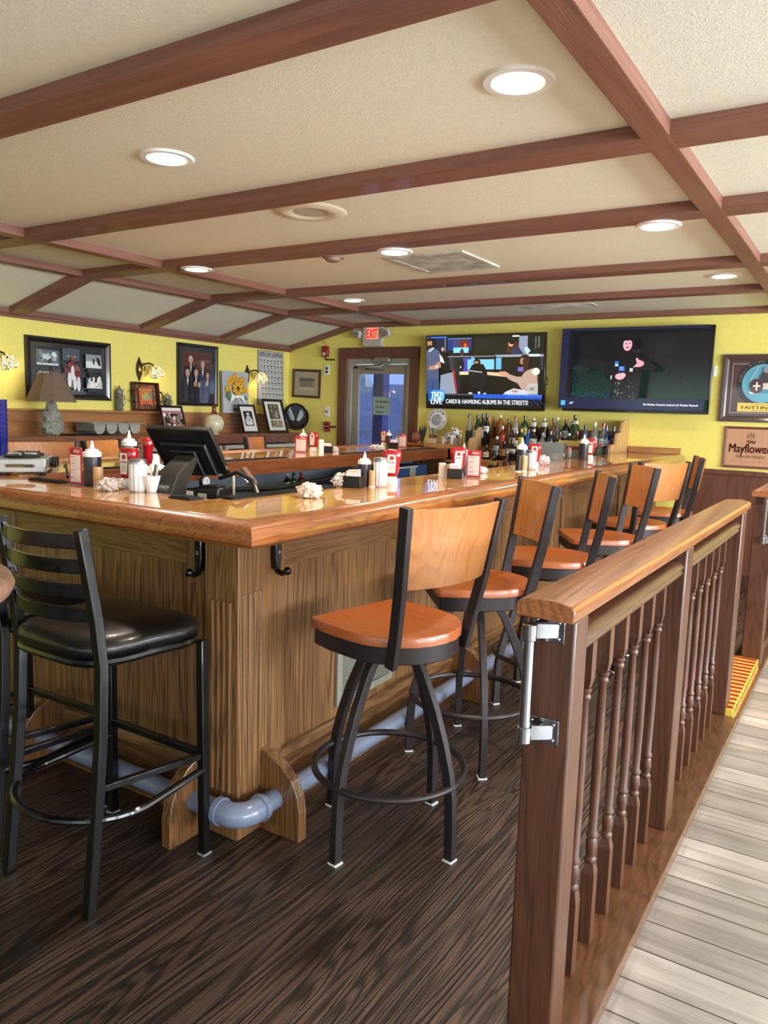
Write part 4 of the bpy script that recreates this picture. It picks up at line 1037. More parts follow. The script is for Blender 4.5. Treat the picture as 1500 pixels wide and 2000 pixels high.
c, w_, h_ = on_left(503, 683, 552, 792); framed('team_poster', 'tall grey printed poster of football champions near the corner', 'poster', c, PI / 2, w_, h_, .006, .004, plain('thin_grey_edge', '3a3c40', .5), poster, printmat=PAPER)
a_, b_ = W(573, 720, y=YW), W(626, 779, y=YW)
framed('framed_building_print', 'small dark framed old building print left of the exit door', 'picture', ((a_.x + b_.x) / 2, YW, (a_.z + b_.z) / 2), 0, b_.x - a_.x, a_.z - b_.z - .02, .03, .02, plain('brown_frame', '4a3226', .4), building_print, roll=.03)
p0 = W(1412, 693, y=YW); p1 = W(1408, 823, y=YW)
framed('framed_knight_print', 'brown framed round knight emblem print at the right picture edge', 'picture', ((p0.x + .36), YW, (p0.z + p1.z) / 2), 0, .70, p0.z - p1.z, .055, .03, plain('dark_walnut_frame', '4b3a36', .35, coat=.3), knight_print)
p0 = W(1418, 832, y=YW); p1 = W(1413, 912, y=YW)
framed('ship_sign', 'wooden sign with a sailing ship below the knight print', 'sign', ((p0.x + .222), YW, (p0.z + p1.z) / 2), 0, .45, p0.z - p1.z, .022, .02, plain('brown_sign_edge', '6e4236', .5), ship_sign, printmat=PAPER)

# ================================================================== left wall ledge and what stands on it
LZ, LX = 1.115, -5.98
t = thing('picture_ledge', 'long brown wooden ledge along the left wall', 'ledge', (XL, 0, 0))
m = M(); m.box((0, 1.0, LZ - .02), (LX - XL, YW - .02, LZ)); m.build('ledge_board', ledgew('y'), t, bev=.003)
m = M(); m.box((LX - XL - .02, 1.0, LZ - .10), (LX - XL + .002, YW - .02, LZ + .003)); m.build('front_board', wood('ledge_front_wood', '8a5a40', '5c3826', 'y', freq=6), t, bev=.003)
m = M(); m.box((0, 1.0, LZ), (.02, YW - .02, 1.335)); m.build('back_board', ledgew('y'), t, smooth=False)
m = M(); m.box((0, 1.0, 1.325), (.11, 5.62, 1.345)); m.box((0, 5.62, 1.325), (.03, YW - .02, 1.345)); m.build('picture_sill', ledgew('y'), t, bev=.004)
m = M(); m.box((.11 - .02, 5.58, LZ), (.11, 5.60, 1.325)); m.build('end_bracket', ledgew('z'), t, smooth=False)
for y0 in (4.9, 6.2):
    tw = thing('white_cubby', 'white open cubby under the left wall ledge' if y0 > 6 else 'white open cubby under the ledge, nearer one', 'cabinet', (XL, y0, 0))
    m = M(); m.box((.05, 0, LZ - .16), (.44, 1.25, LZ - .12)); m.box((.05, 0, .62), (.44, .05, LZ - .16)); m.box((.05, .6, .62), (.44, .65, LZ - .16)); m.box((.05, 1.2, .62), (.44, 1.25, LZ - .16)); m.box((.05, 0, .58), (.44, 1.25, .62))
    m.build('cubby_body', plain('cream_cabinet_paint', 'cbc6b8', .5), tw, smooth=False); M().box((.04, 0, .6), (.06, 1.25, LZ - .12)).build('back_panel', wains('y'), tw, smooth=False)
    M().box((.05, 0, 0), (.40, 1.25, .58)).build('base_panel', wains('z'), tw, smooth=False)
# table lamp
LG = plain('carved_grey_stone', '989a92', .8, bump=1.0, bscale=160, var=.35)
p = W(102, 851, x=-6.12)
t = thing('table_lamp', 'table lamp with brown woven shade on a carved grey base', 'lamp', (p.x, p.y, LZ))
m = M()
def knob(n): return 1 + .30 * noise.noise(n * 5.1) + .12 * noise.noise(n * 13)
m.ball((0, 0, .075), .09, 1, 1.1, .95, 24, 14, fn=knob); m.ball((0, 0, .17), .075, 1, 1.05, 1.1, 22, 12, fn=knob); m.ball((0, .0, .245), .05, 1, 1, 1.2, 18, 10, fn=knob)
m.prism([(-.05, .22), (-.02, .30), (.0, .245), (.03, .295), (.05, .22)], 'x', -.02, .02)
m.build('carved_base', LG, t, angle=25)
M().cyl((0, 0, .26), (0, 0, .40), .012).build('stem', STEEL, t)
m = M(); N4 = 8; rows = []
def octo(r, z): 
    out = []
    for i in range(4):
        a = PI / 4 + i * PI / 2
        for da in (-.30, .30): out.append(m.v((r * math.cos(a + da) * 1.12, r * math.sin(a + da) * 1.12, z)))
    return out
A = octo(.188, .30); B = octo(.088, .545)
for i in range(8): m.face([A[i], A[(i + 1) % 8], B[(i + 1) % 8], B[i]])
WV = plain('woven_brown_shade', '8a7462', .9, bump=1.0, bscale=400, var=.2)
sh = m.build('lamp_shade', WV, t, smooth=False); sm = sh.modifiers.new('thick', 'SOLIDIFY'); sm.thickness = .004
m = M(); m.cyl((0, 0, .545), (0, 0, .575), .012); m.ball((0, 0, .585), .016, seg=10); m.build('finial', BRZM, t)
# cutlery tray
p = W(205, 848, x=-6.15)
t = thing('cutlery_tray', 'grey plastic compartment cutlery tray on the ledge', 'tray', (-6.18, p.y + .06, LZ + .012), PI / 2)
GP = plain('grey_tray_plastic', '9b9a94', .5)
m = M()
for i in range(4):
    x0 = -.26 + i * .135
    m.prism([(x0, .10), (x0 + .012, .03), (x0 + .04, .003), (x0 + .085, .003), (x0 + .115, .03), (x0 + .127, .10), (x0 + .120, .10), (x0 + .108, .035), (x0 + .08, .009), (x0 + .045, .009), (x0 + .018, .035), (x0 + .006, .10)], 'y', -.13, .13)
    m.prism([(x0, .10), (x0 + .012, .03), (x0 + .04, .003), (x0 + .085, .003), (x0 + .115, .03), (x0 + .127, .10)], 'y', -.135, -.13); m.prism([(x0, .10), (x0 + .012, .03), (x0 + .04, .003), (x0 + .085, .003), (x0 + .115, .03), (x0 + .127, .10)], 'y', .13, .135)
m.build('compartment', GP, t, smooth=False)
m = M(); m.box((-.30, -.16, .10), (.31, -.13, .108)); m.box((-.30, .13, .10), (.31, .16, .108)); m.box((-.30, -.13, .10), (-.26, .13, .108)); m.box((.272, -.13, .10), (.31, .13, .108)); m.build('rim', GP, t, bev=.003)
tag(M().box((-6.30, p.y - .42, LZ + .0), (-6.02, p.y + .05, LZ + .008)).build('dark_placemat', plain('dark_cloth', '1e1a1a', .9), smooth=False), 'flat black placemat on the ledge beside the lamp base', 'placemat')
# steins on the sill
def stein(px, py, hgt, label, dark):
    p = W(px, py, x=XL + .06); t = thing('beer_stein', label, 'stein', (XL + .062, p.y, 1.345), PI / 2, 'lidded steins on the sill')
    k = hgt; PW = plain('pewter', '8d8a84', .35, metal=.6, bump=.6, bscale=120)
    BM = plain('carved_stein_body', '6d6860', .5, bump=1.0, bscale=140, var=.5) if dark else plain('painted_stein_body', '58504a', .4, bump=.8, bscale=110, var=.6)
    M().lathe([(.030, 0), (.040, .004), (.040, .02), (.035, .03), (.036, k * .35), (.034, k * .68), (.035, k * .70)], seg=24).build('stein_body', BM, t)
    M().lathe([(.036, k * .70), (.036, k * .74), (.030, k * .82), (.014, k * .90), (.008, k * .95), (.003, k)], seg=24).build('lid', PW, t)
    M().tube([(.033, 0, k * .62), (.058, 0, k * .62), (.066, 0, k * .45), (.060, 0, k * .25), (.034, 0, k * .14)], .0055, 8).build('handle', PW, t)
    M().tube([(.036, 0, k * .73), (.05, 0, k * .76), (.056, 0, k * .88)], .004, 6).build('thumb_lever', PW, t)
stein(233, 795, .25, 'taller carved grey lidded stein left of the rooster tray', True)
stein(327, 795, .20, 'shorter painted lidded stein right of the rooster tray', False)
# rooster tray leaning on the wall
def rooster(a, w_, h_):
    a.rect(-w_ / 2, -h_ / 2, w_ / 2, h_ / 2, '6a3e2a')
    rnd = random.Random(9)
    for z in (-.41, .41):
        for i in range(18): a.rect((-.46 + i * .052) * w_, (z - .05) * h_, (-.43 + i * .052) * w_, (z + .05) * h_, rnd.choice(['9a6444', '4a241c', 'b08a5c']))
    for x in (-.42, .38):
        for i in range(14): a.rect((x - .04) * w_, (-.34 + i * .05) * h_, (x + .06) * w_, (-.32 + i * .05) * h_, rnd.choice(['8a8058', '3c2a1c', 'a08c5c']))
    a.rect(-w_ * .30, -h_ * .34, w_ * .28, h_ * .34, 'bf5c34')
    a.ell(.0, -.0, .055, .045, 'a89858'); a.ell(-.035, .055, .022, .04, '9a7c3c', .4); a.ell(-.045, .095, .016, .016, '8c4a28'); a.ell(.055, .02, .03, .05, '6e7454', -.4); a.ell(.03, -.01, .03, .03, '8c9470'); a.ell(-.045, .112, .012, .008, '7a241c')
    a.line([(-.01, -.04), (-.012, -.075)], .006, '6a4a24'); a.line([(.015, -.04), (.018, -.075)], .006, '6a4a24'); a.ell(0, -.085, .06, .006, '5a2c1c')
c = W(281, 801, x=XL + .09)
t = framed('rooster_tray', 'brown serving tray with a rooster picture leaning on the wall', 'tray', (XL + .03, W(281, 770, x=XL).y - .02, 1.345 + .145), PI / 2, .33, .29, .018, .05, plain('dark_red_wood', '3a1710', .4, coat=.3), rooster, lean=-.12, printmat=PAPER)
for s_ in (-1, 1):
    M().tube([(s_ * .165, -.03, -.06), (s_ * .195, -.045, -.045), (s_ * .20, -.05, 0), (s_ * .195, -.045, .045), (s_ * .165, -.03, .06)], .008, 8).build('handle', plain('dark_red_wood', '3a1710'), t)
# wall sconces
AMB = None
def sconce(px, py, label, lit):
    p = W(px, py, x=XL); t = thing('stained_glass_sconce', label, 'wall lamp', (XL, p.y, p.z), PI / 2, 'stained glass wall lamps')
    BZ = plain('antique_bronze', '4a3d30', .4, metal=.7)
    m = M(); m.prism([(0, -.125), (.03, -.06), (.042, 0), (.03, .06), (0, .125), (-.03, .06), (-.042, 0), (-.03, -.06)], 'y', -.014, 0); m.build('wall_plate', BZ, t, bev=.004)
    M().ball((0, -.02, 0), .026, .9, .5, 1.7, 14, 8).build('boss', plain('brass', 'b09058', .3, metal=.9), t)
    M().tube([(0, -.02, .01), (.02, -.05, .05), (.055, -.085, .065), (.085, -.11, .05), (.10, -.12, .02)], .008, 8).build('arm', BZ, t)
    M().ball((.045, -.04, .01), .016, .5, .5, 2, 10, 6).build('switch_key', BZ, t)
    m = newmat('stained_glass_shade') if 'stained_glass_shade' not in MC else MC['stained_glass_shade']
    if 'stained_glass_shade' not in MC:
        MC['stained_glass_shade'] = m; nt = m.node_tree; b = bsdf(m); tc = nt.nodes.new('ShaderNodeTexCoord')
        vo = nt.nodes.new('ShaderNodeTexVoronoi'); vo.feature = 'DISTANCE_TO_EDGE'; vo.inputs['Scale'].default_value = 38
        vc = nt.nodes.new('ShaderNodeTexVoronoi'); vc.inputs['Scale'].default_value = 38
        nt.links.new(tc.outputs['Object'], vo.inputs['Vector']); nt.links.new(tc.outputs['Object'], vc.inputs['Vector'])
        st = nt.nodes.new('ShaderNodeMath'); st.operation = 'GREATER_THAN'; st.inputs[1].default_value = .06; nt.links.new(vo.outputs['Distance'], st.inputs[0])
        rp = nt.nodes.new('ShaderNodeValToRGB'); rp.color_ramp.interpolation = 'CONSTANT'; rp.color_ramp.elements[0].color = (*lin('f4c87c'), 1); rp.color_ramp.elements[1].color = (*lin('fff0bc'), 1); rp.color_ramp.elements[1].position = .35
        e = rp.color_ramp.elements.new(.82); e.color = (*lin('d8743a'), 1)
        nt.links.new(vc.outputs['Color'], rp.inputs['Fac'])
        mx = nt.nodes.new('ShaderNodeMixRGB'); nt.links.new(st.outputs[0], mx.inputs['Fac']); mx.inputs[1].default_value = (.02, .012, .006, 1); nt.links.new(rp.outputs[0], mx.inputs[2])
        nt.links.new(mx.outputs[0], b.inputs['Base Color']); nt.links.new(mx.outputs[0], b.inputs['Emission Color']); b.inputs['Emission Strength'].default_value = .7; b.inputs['Roughness'].default_value = .3
    R = Matrix.Rotation(-.55, 3, 'Y') @ Matrix.Rotation(.25, 3, 'X')
    mm = M(); mm.lathe([(.018, .03), (.03, .026), (.062, -.01), (.078, -.05), (.080, -.075)], (.105, -.125, .01), 24, R, cap=False)
    s_ = mm.build('lamp_shade', m, t); q = s_.modifiers.new('thick', 'SOLIDIFY'); q.thickness = .003
    l = bpy.data.lights.new('lamp', 'POINT'); l.energy = .7; l.color = (1, .72, .4); l.shadow_soft_size = .03
    lo = link(bpy.data.objects.new('lamp', l)); lo.parent = t; lo.location = (.135, -.14, -.035)
    M().ball((.125, -.135, -.02), .022, seg=12, rings=8).build('bulb', plain('lit_bulb', 'ffe9b8', emit=12, var=0), t)
sconce(271, 721, 'lit stained glass wall sconce above the rooster tray', 1)
sconce(482, 733, 'stained glass wall sconce between the sunflower canvas and poster', 1)
sconce(-26, 700, 'stained glass wall sconce cut by the left picture edge', 1)
# frames standing on the ledge
def player(a, w_, h_):
    a.rect(-w_ / 2, -h_ / 2, w_ / 2, h_ / 2, 'e6e4de'); a.rect(-w_ * .33, -h_ * .28, w_ * .33, h_ * .32, '26262a')
    a.ell(0, h_ * .18, w_ * .10, h_ * .06, 'b8b4b0'); a.ell(0, h_ * .22, w_ * .12, h_ * .03, 'e2e2e2'); a.ell(0, -h_ * .02, w_ * .2, h_ * .15, 'cac8c4'); a.ell(-w_ * .18, -h_ * .1, w_ * .08, h_ * .1, 'dcdad6', .4); a.ell(w_ * .18, -h_ * .1, w_ * .08, h_ * .1, 'dcdad6', -.4); a.ell(0, -h_ * .19, w_ * .27, h_ * .06, 'e4e2de'); a.text('NY', 0, -.01, .02, '3a3a40')
def double_print(a, w_, h_):
    a.rect(-w_ / 2, -h_ / 2, w_ / 2, h_ / 2, 'e0dfd8'); a.rect(-w_ * .32, -h_ * .10, w_ * .32, h_ * .42, '3c3a3a'); blobs(a, -w_ * .26, -h_ * .06, w_ * .26, h_ * .36, ['77726c', 'a8a29a', '1e1c1c', '5a5048'], 34, .01, .03, 21); a.ell(-.02, h_ * .27, .022, .028, '5a4438'); a.ell(-.02, h_ * .31, .026, .012, '222')if 0 else None
    a.rect(-w_ * .34, -h_ * .40, w_ * .34, -h_ * .15, '8a7c6c'); blobs(a, -w_ * .28, -h_ * .37, w_ * .28, -h_ * .18, ['b8a890', '6a5040', 'c8c0ae'], 18, .008, .016, 22)
def collage(a, w_, h_):
    a.rect(-w_ / 2, -h_ / 2, w_ / 2, h_ / 2, 'e4dfe0'); a.rect(-w_ / 2, h_ * .30, w_ / 2, h_ * .36, 'a04450'); a.rect(-w_ * .46, -h_ * .46, w_ * .46, h_ * .28, '4a3c38')
    blobs(a, -w_ * .42, -h_ * .42, w_ * .42, h_ * .24, ['e0cfc4', 'b08c7c', 'f0ece6', '2c2422', '8c6458'], 60, .012, .03, 31); a.ell(.05, -.0, .03, .045, '3a3230'); a.ell(.05, 0, .024, .038, '8c8078')
def ledge_frame(name, label, pxc, pyb, w_, h_, artfn, fw=.022, roll=0, xo=.18, lean=-.30):
    p = W(pxc, pyb, x=LX - xo); zc = LZ + h_ / 2 * math.cos(lean)
    return framed(name, label, 'picture', (LX - xo - .04, p.y, zc + .003), PI / 2, w_, h_, fw, .02, DARKF, artfn, lean=lean, roll=roll)
def lf(name, label, px, w_, h_, fn, roll=0, fw=.022): return ledge_frame(name, label, px, 838, w_, h_, fn, fw=fw)
lf('framed_collage', 'black framed colour collage standing on the ledge behind the till', 343, .30, .30, collage, fw=.02)
lf('framed_player_photo', 'black framed white mat photo of a baseball player on the ledge', 490, .27, .34, player)
lf('framed_double_print', 'larger black framed double photo on the ledge by the corner', 541, .36, .42, double_print, fw=.03)
# sunflower canvas
p = W(456, 800, x=-6.40); q = W(456, 715, x=-6.40)
t = thing('sunflower_canvas', 'unframed grey canvas painting of yellow sunflowers in a vase', 'painting', (-6.375, p.y + .01, (1.345 + 1.345 + .48) / 2), PI / 2)
M().box((-.215, -.0, -.24), (.215, .03, .24)).build('canvas', plain('canvas_edge', '9a9c9c', .8), t, smooth=False, rot=(-.05, 0, 0))
a = Art(); sunflowers(a, .43, .48); a.build('painting', PAPER, t, y=-.0008, rot=(-.05, 0, 0))
# glass rooster ornament
p = W(418, 850, x=-6.12)
t = thing('glass_rooster_ornament', 'round cloudy glass hen ornament with a red neck on the ledge', 'ornament', (-6.12, p.y, LZ))
cg = plain('cloudy_cream_glass', 'd8d0b4', .12, coat=.8, bump=.3, bscale=60, var=.2)
M().ball((0, 0, .112), .112, 1, 1, .98, 28, 18).build('body', cg, t)
M().lathe([(.05, .195), (.030, .235), (.022, .26), (.026, .285), (.012, .305), (.004, .33)], seg=18).build('neck', plain('red_glass', '74332a', .15, coat=.6, var=.4), t)
M().tube([(0, 0, .32), (.01, 0, .36), (.0, .005, .42)], .004, 6).build('crest', plain('red_glass', '8c2a20'), t)
M().lathe([(.06, 0), (.06, .006), (.045, .012)], seg=24).build('foot', cg, t)
# oval plate on the ledge end
p = W(595, 812, x=-6.25)
t = thing('oval_platter', 'dark oval pottery platter with white feathery glaze standing in the corner', 'platter', (p.x + .10, 7.60, p.z - .01))
t.rotation_euler = (.12, 0, .45)
dk = plain('dark_brown_glaze', '2a1d18', .2, coat=.8)
m = M(); m.lathe([(0, -.015), (.12, -.012), (.165, .012), (.17, .02), (.16, .022), (.12, .0), (0, -.004)], (0, 0, 0), 44, Matrix.Rotation(PI / 2, 3, 'X') @ Matrix.Rotation(0, 3, 'Z'), cap=False)
m.build('plate', dk, t)
a = Art(); a.ell(0, .01, .13, .135, '26323c', n=28)
rnd = random.Random(5)
for s_ in (-1, 1):
    for i in range(46):
        u = rnd.uniform(.2, 1); an = (PI / 2 - s_ * rnd.uniform(.15, 1.0)); L_ = rnd.uniform(.06, .13)
        x0 = s_ * .01 + s_ * .05 * u; z0 = -.05 + .11 * u * rnd.random(); a.line([(x0, z0), (x0 + L_ * .6 * math.cos(an), z0 + L_ * .7 * math.sin(an))], .008, rnd.choice(['9fb4bc', 'cfdcdc', '7a929c', 'e4e8e4']))
a.ell(0, -.085, .07, .025, '2f2620'); a.build('glaze_drawing', GLOSSP, t, y=-.016)

# ================================================================== things on the far wall
p0, p1 = W(710, 636, y=YW), W(757, 679, y=YW)
t = thing('exit_sign', 'grey box exit sign with red lit letters and two emergency lamps', 'exit sign', ((p0.x + p1.x) / 2 - .01, YW, (p0.z + p1.z) / 2), 0)
sg = plain('light_grey_plastic', 'b9b5ae', .5)
M().box((-.135, -.06, -.12), (.135, 0, .115)).build('housing', sg, t, bev=.005)
a = Art(); a.rect(-.08, -.035, .085, .095, 'ff8a70'); a.text('EXIT', .002, .03, .115, 'e00000', width=.150, bold=.0035)
a.build('lit_letters', attr_mat('lit_red_sign', emit=1.4), t, y=-.0605)
for s_ in (-1, 1):
    m = M(); R = Matrix.Rotation(-s_ * .25, 3, 'Y') @ Matrix.Rotation(.25, 3, 'X'); c = Vector((s_ * .205, -.07, .03)); m.box((c.x - .05, c.y - .03, c.z - .045), (c.x + .05, c.y + .03, c.z + .045), R=R)
    e = m.build('emergency_lamp', sg, t, bev=.01)
    m = M(); m.box((c.x - .035, c.y - .034, c.z - .03), (c.x + .035, c.y - .031, c.z + .03), R=R, c=c); m.build('lens', GLASS, e, smooth=False); M().ball((c.x, c.y - .034, c.z), .012, seg=8, rings=5).build('bulb', STEEL, e)
    M().tube([(s_ * .13, -.03, .02), (s_ * .17, -.05, .03)], .012).build('neck', sg, e)
p = W(638, 687, y=YW)
t = thing('fire_alarm_strobe', 'red fire alarm strobe left of the exit door top', 'alarm', (p.x, YW, p.z))
RM = plain('red_alarm', '8c1c20', .35, coat=.3)
M().box((-.042, -.05, -.065), (.042, 0, .065)).build('housing', RM, t, bev=.008); M().box((-.02, -.062, -.05), (.015, -.05, -.01)).build('strobe_lens', plain('milky_lens', 'cfc4c0', .2), t, bev=.004)
M().tube([(0, -.02, -.065), (.0, -.02, -.09), (.03, -.02, -.10), (.14, -.02, -.10)], .008).build('conduit', BLACK, t)
M().tube([(0, -.006, .065), (-.01, -.006, .09), (-.05, -.006, .15)], .004).build('wire', plain('yellow_wire', 'b8a850', .6), t)
p = W(639, 723, y=YW)
t = thing('power_outlet', 'white double outlet plate on the yellow wall left of the exit door', 'outlet', (p.x, YW, p.z))
M().box((-.04, -.008, -.062), (.04, 0, .062)).build('plate', WHITE, t, bev=.003)
for z in (-.022, .022): M().cyl((0, -.006, z), (0, -.011, z), .017).build('socket', BLACK, t)
p = W(639, 804, y=YW)
t = thing('light_switch', 'white single switch plate between the outlet and red pull station', 'switch', (p.x, YW, p.z))
M().box((-.04, -.008, -.062), (.04, 0, .062)).build('plate', WHITE, t, bev=.003); M().box((-.006, -.02, -.012), (.006, -.008, .012)).build('toggle', BLACK, t)
p = W(640, 833, y=YW)
t = thing('fire_pull_station', 'red fire pull station beside the exit door', 'alarm', (p.x, YW, p.z))
M().box((-.042, -.03, -.062), (.042, 0, .062)).build('housing', RM, t, bev=.005)
a = Art(); a.text('FIRE', 0, .045, .018, 'e8d8d0', bold=.0006); a.rect(-.03, -.02, .03, .025, '5a1014'); a.rect(-.03, .0, .03, .008, 'd8ccc8'); a.text('PULL DOWN', 0, -.04, .008, 'e8d8d0'); a.build('lettering', PAPER, t, y=-.0305)
M().tube([(.04, -.015, 0), (.13, -.015, 0)], .010).build('conduit', BLACK, t)

# ================================================================== liquor shelving
SHW = shelfw('x')
t = thing('stepped_bottle_shelf', 'light wood stepped liquor shelf on the far wall', 'shelf', (0, 0, 0))
TI = [(7.30, .955), (7.46, 1.065), (7.62, 1.165)]
xa, xb = -3.53, -2.10
for i, (y0, z) in enumerate(TI):
    M().box((xa, y0 - .03, z - .02), (xb, YW - .01, z)).build('shelf_board', SHW, t, bev=.003); M().box((xa, y0 - .03, z - .12), (xb, y0 - .015, z - .02)).build('riser', SHW, t, smooth=False)
M().box((xa, YW - .014, 1.16), (xb, YW, 1.29)).build('back_board', wood('shelf_back_wood', '8a6444', '5e4028', 'x', freq=5), t, smooth=False)
def step_panel(x0, x1):
    def rnd_(y, z, r=.05): return [(y + r * (1 - math.cos(a)), z - r + r * math.sin(a)) for a in (0, .4, .8, 1.2, PI / 2)]
    pr = [(YW - .005, .6), (7.22, .6), (7.22, .6)] + rnd_(7.22, 1.175) + [(7.38, 1.175)] + rnd_(7.40, 1.285) + [(7.55, 1.285)] + rnd_(7.57, 1.40) + [(YW - .005, 1.40)]
    return M().prism(pr, 'x', x0, x1).build('side_panel', wood('pale_panel_wood', 'c9a070', 'a07848', 'z', freq=5, rough=.4), t, bev=.003, smooth=False)
step_panel(xa - .025, xa); step_panel(xb, xb + .03)
t2 = thing('low_wood_shelf', 'light wood shelf unit left of the stepped liquor shelf', 'shelf', (0, 0, 0))
SY = 7.32
M().box((-4.14, SY, 1.045), (xa - .03, YW - .01, 1.092)).build('shelf_board', SHW, t2, bev=.003)
M().box((-3.88, SY, .90), (xa - .03, YW - .01, .925)).build('shelf_board', SHW, t2, bev=.003)
M().box((-4.03, SY + .01, 0), (-3.985, YW - .01, 1.045)).build('side_panel', shelfw('z'), t2, bev=.003); M().box((xa - .07, SY + .01, 0), (xa - .03, YW - .01, 1.045)).build('side_panel', shelfw('z'), t2, bev=.003)
M().box((-3.985, YW - .03, 0), (xa - .07, YW - .01, 1.045)).build('back_panel', shelfw('z'), t2, smooth=False)
BM_ = {}
def gm(c, tr=.0, rough=.08):
    k = 'bottle_%s_%s' % (c, tr)
    return plain(k, c, rough, trans=tr, coat=.6 if tr == 0 else 0, var=.05)
def bottle(name, label, x, y, zb, zt, r, col, cap, shape='std', tr=0.0, lab=None, group=None, capfrac=.12, cat='bottle'):
    H = zt - zb; t = thing(name, label, cat, (x, y, zb), 0, group)
    if shape == 'std': P = [(r * .9, 0), (r, .012), (r, .60), (r * .92, .66), (r * .42, .76), (r * .36, .82), (r * .36, 1 - capfrac)]
    elif shape == 'tall': P = [(r * .9, 0), (r, .01), (r * .98, .52), (r * .80, .64), (r * .42, .78), (r * .36, 1 - capfrac)]
    elif shape == 'round': P = [(r * .7, 0), (r * .95, .08), (r * 1.15, .30), (r * 1.1, .48), (r * .6, .62), (r * .32, .70), (r * .34, 1 - capfrac)]
    elif shape == 'square': P = [(r * .95, 0), (r * 1.02, .01), (r * 1.02, .62), (r * .6, .70), (r * .36, .74), (r * .38, 1 - capfrac)]
    else: P = [(r * .9, 0), (r, .02), (r, .78), (r * .5, .84), (r * .45, 1 - capfrac)]
    seg = 8 if shape == 'square' else 18
    M().lathe([(a, b * H) for a, b in P], seg=seg).build('glass_body', gm(col, tr), t, angle=50)
    cr = P[-1][0] * 1.12; M().lathe([(cr, H * (1 - capfrac)), (cr, H * .99), (cr * .8, H)], seg=14).build('cap', gm(cap, 0, .3), t)
    if lab:
        lc, l0, l1 = lab; lr = r * 1.012 * (1.1 if shape == 'round' else 1)
        m = M(); n_ = 9; rows = []
        for z in (l0 * H, l1 * H): rows.append([m.v((lr * math.sin(a), -lr * math.cos(a), z)) for a in [(-1.15 + 2.3 * i / (n_ - 1)) for i in range(n_)]])
        for i in range(n_ - 1): m.face([rows[0][i], rows[0][i + 1], rows[1][i + 1], rows[1][i]])
        lo = m.build('label', plain('label_' + lc, lc, .5, var=.1), t)
        band = M(); lr2 = lr * 1.01
        for zz in ((l0 + (l1 - l0) * .62) * H, (l0 + (l1 - l0) * .30) * H):
            A = [band.v((lr2 * math.sin(a), -lr2 * math.cos(a), zz)) for a in (-.6, -.3, 0, .3, .6)]; B = [band.v((lr2 * math.sin(a), -lr2 * math.cos(a), zz + H * .02)) for a in (-.6, -.3, 0, .3, .6)]
            for i in range(4): band.face([A[i], A[i + 1], B[i + 1], B[i]])
        band.build('label_print', plain('label_ink', '3a2a26' if lc not in ('1a1a1e', '23201e') else 'c8b080', .5), lo)
    return t
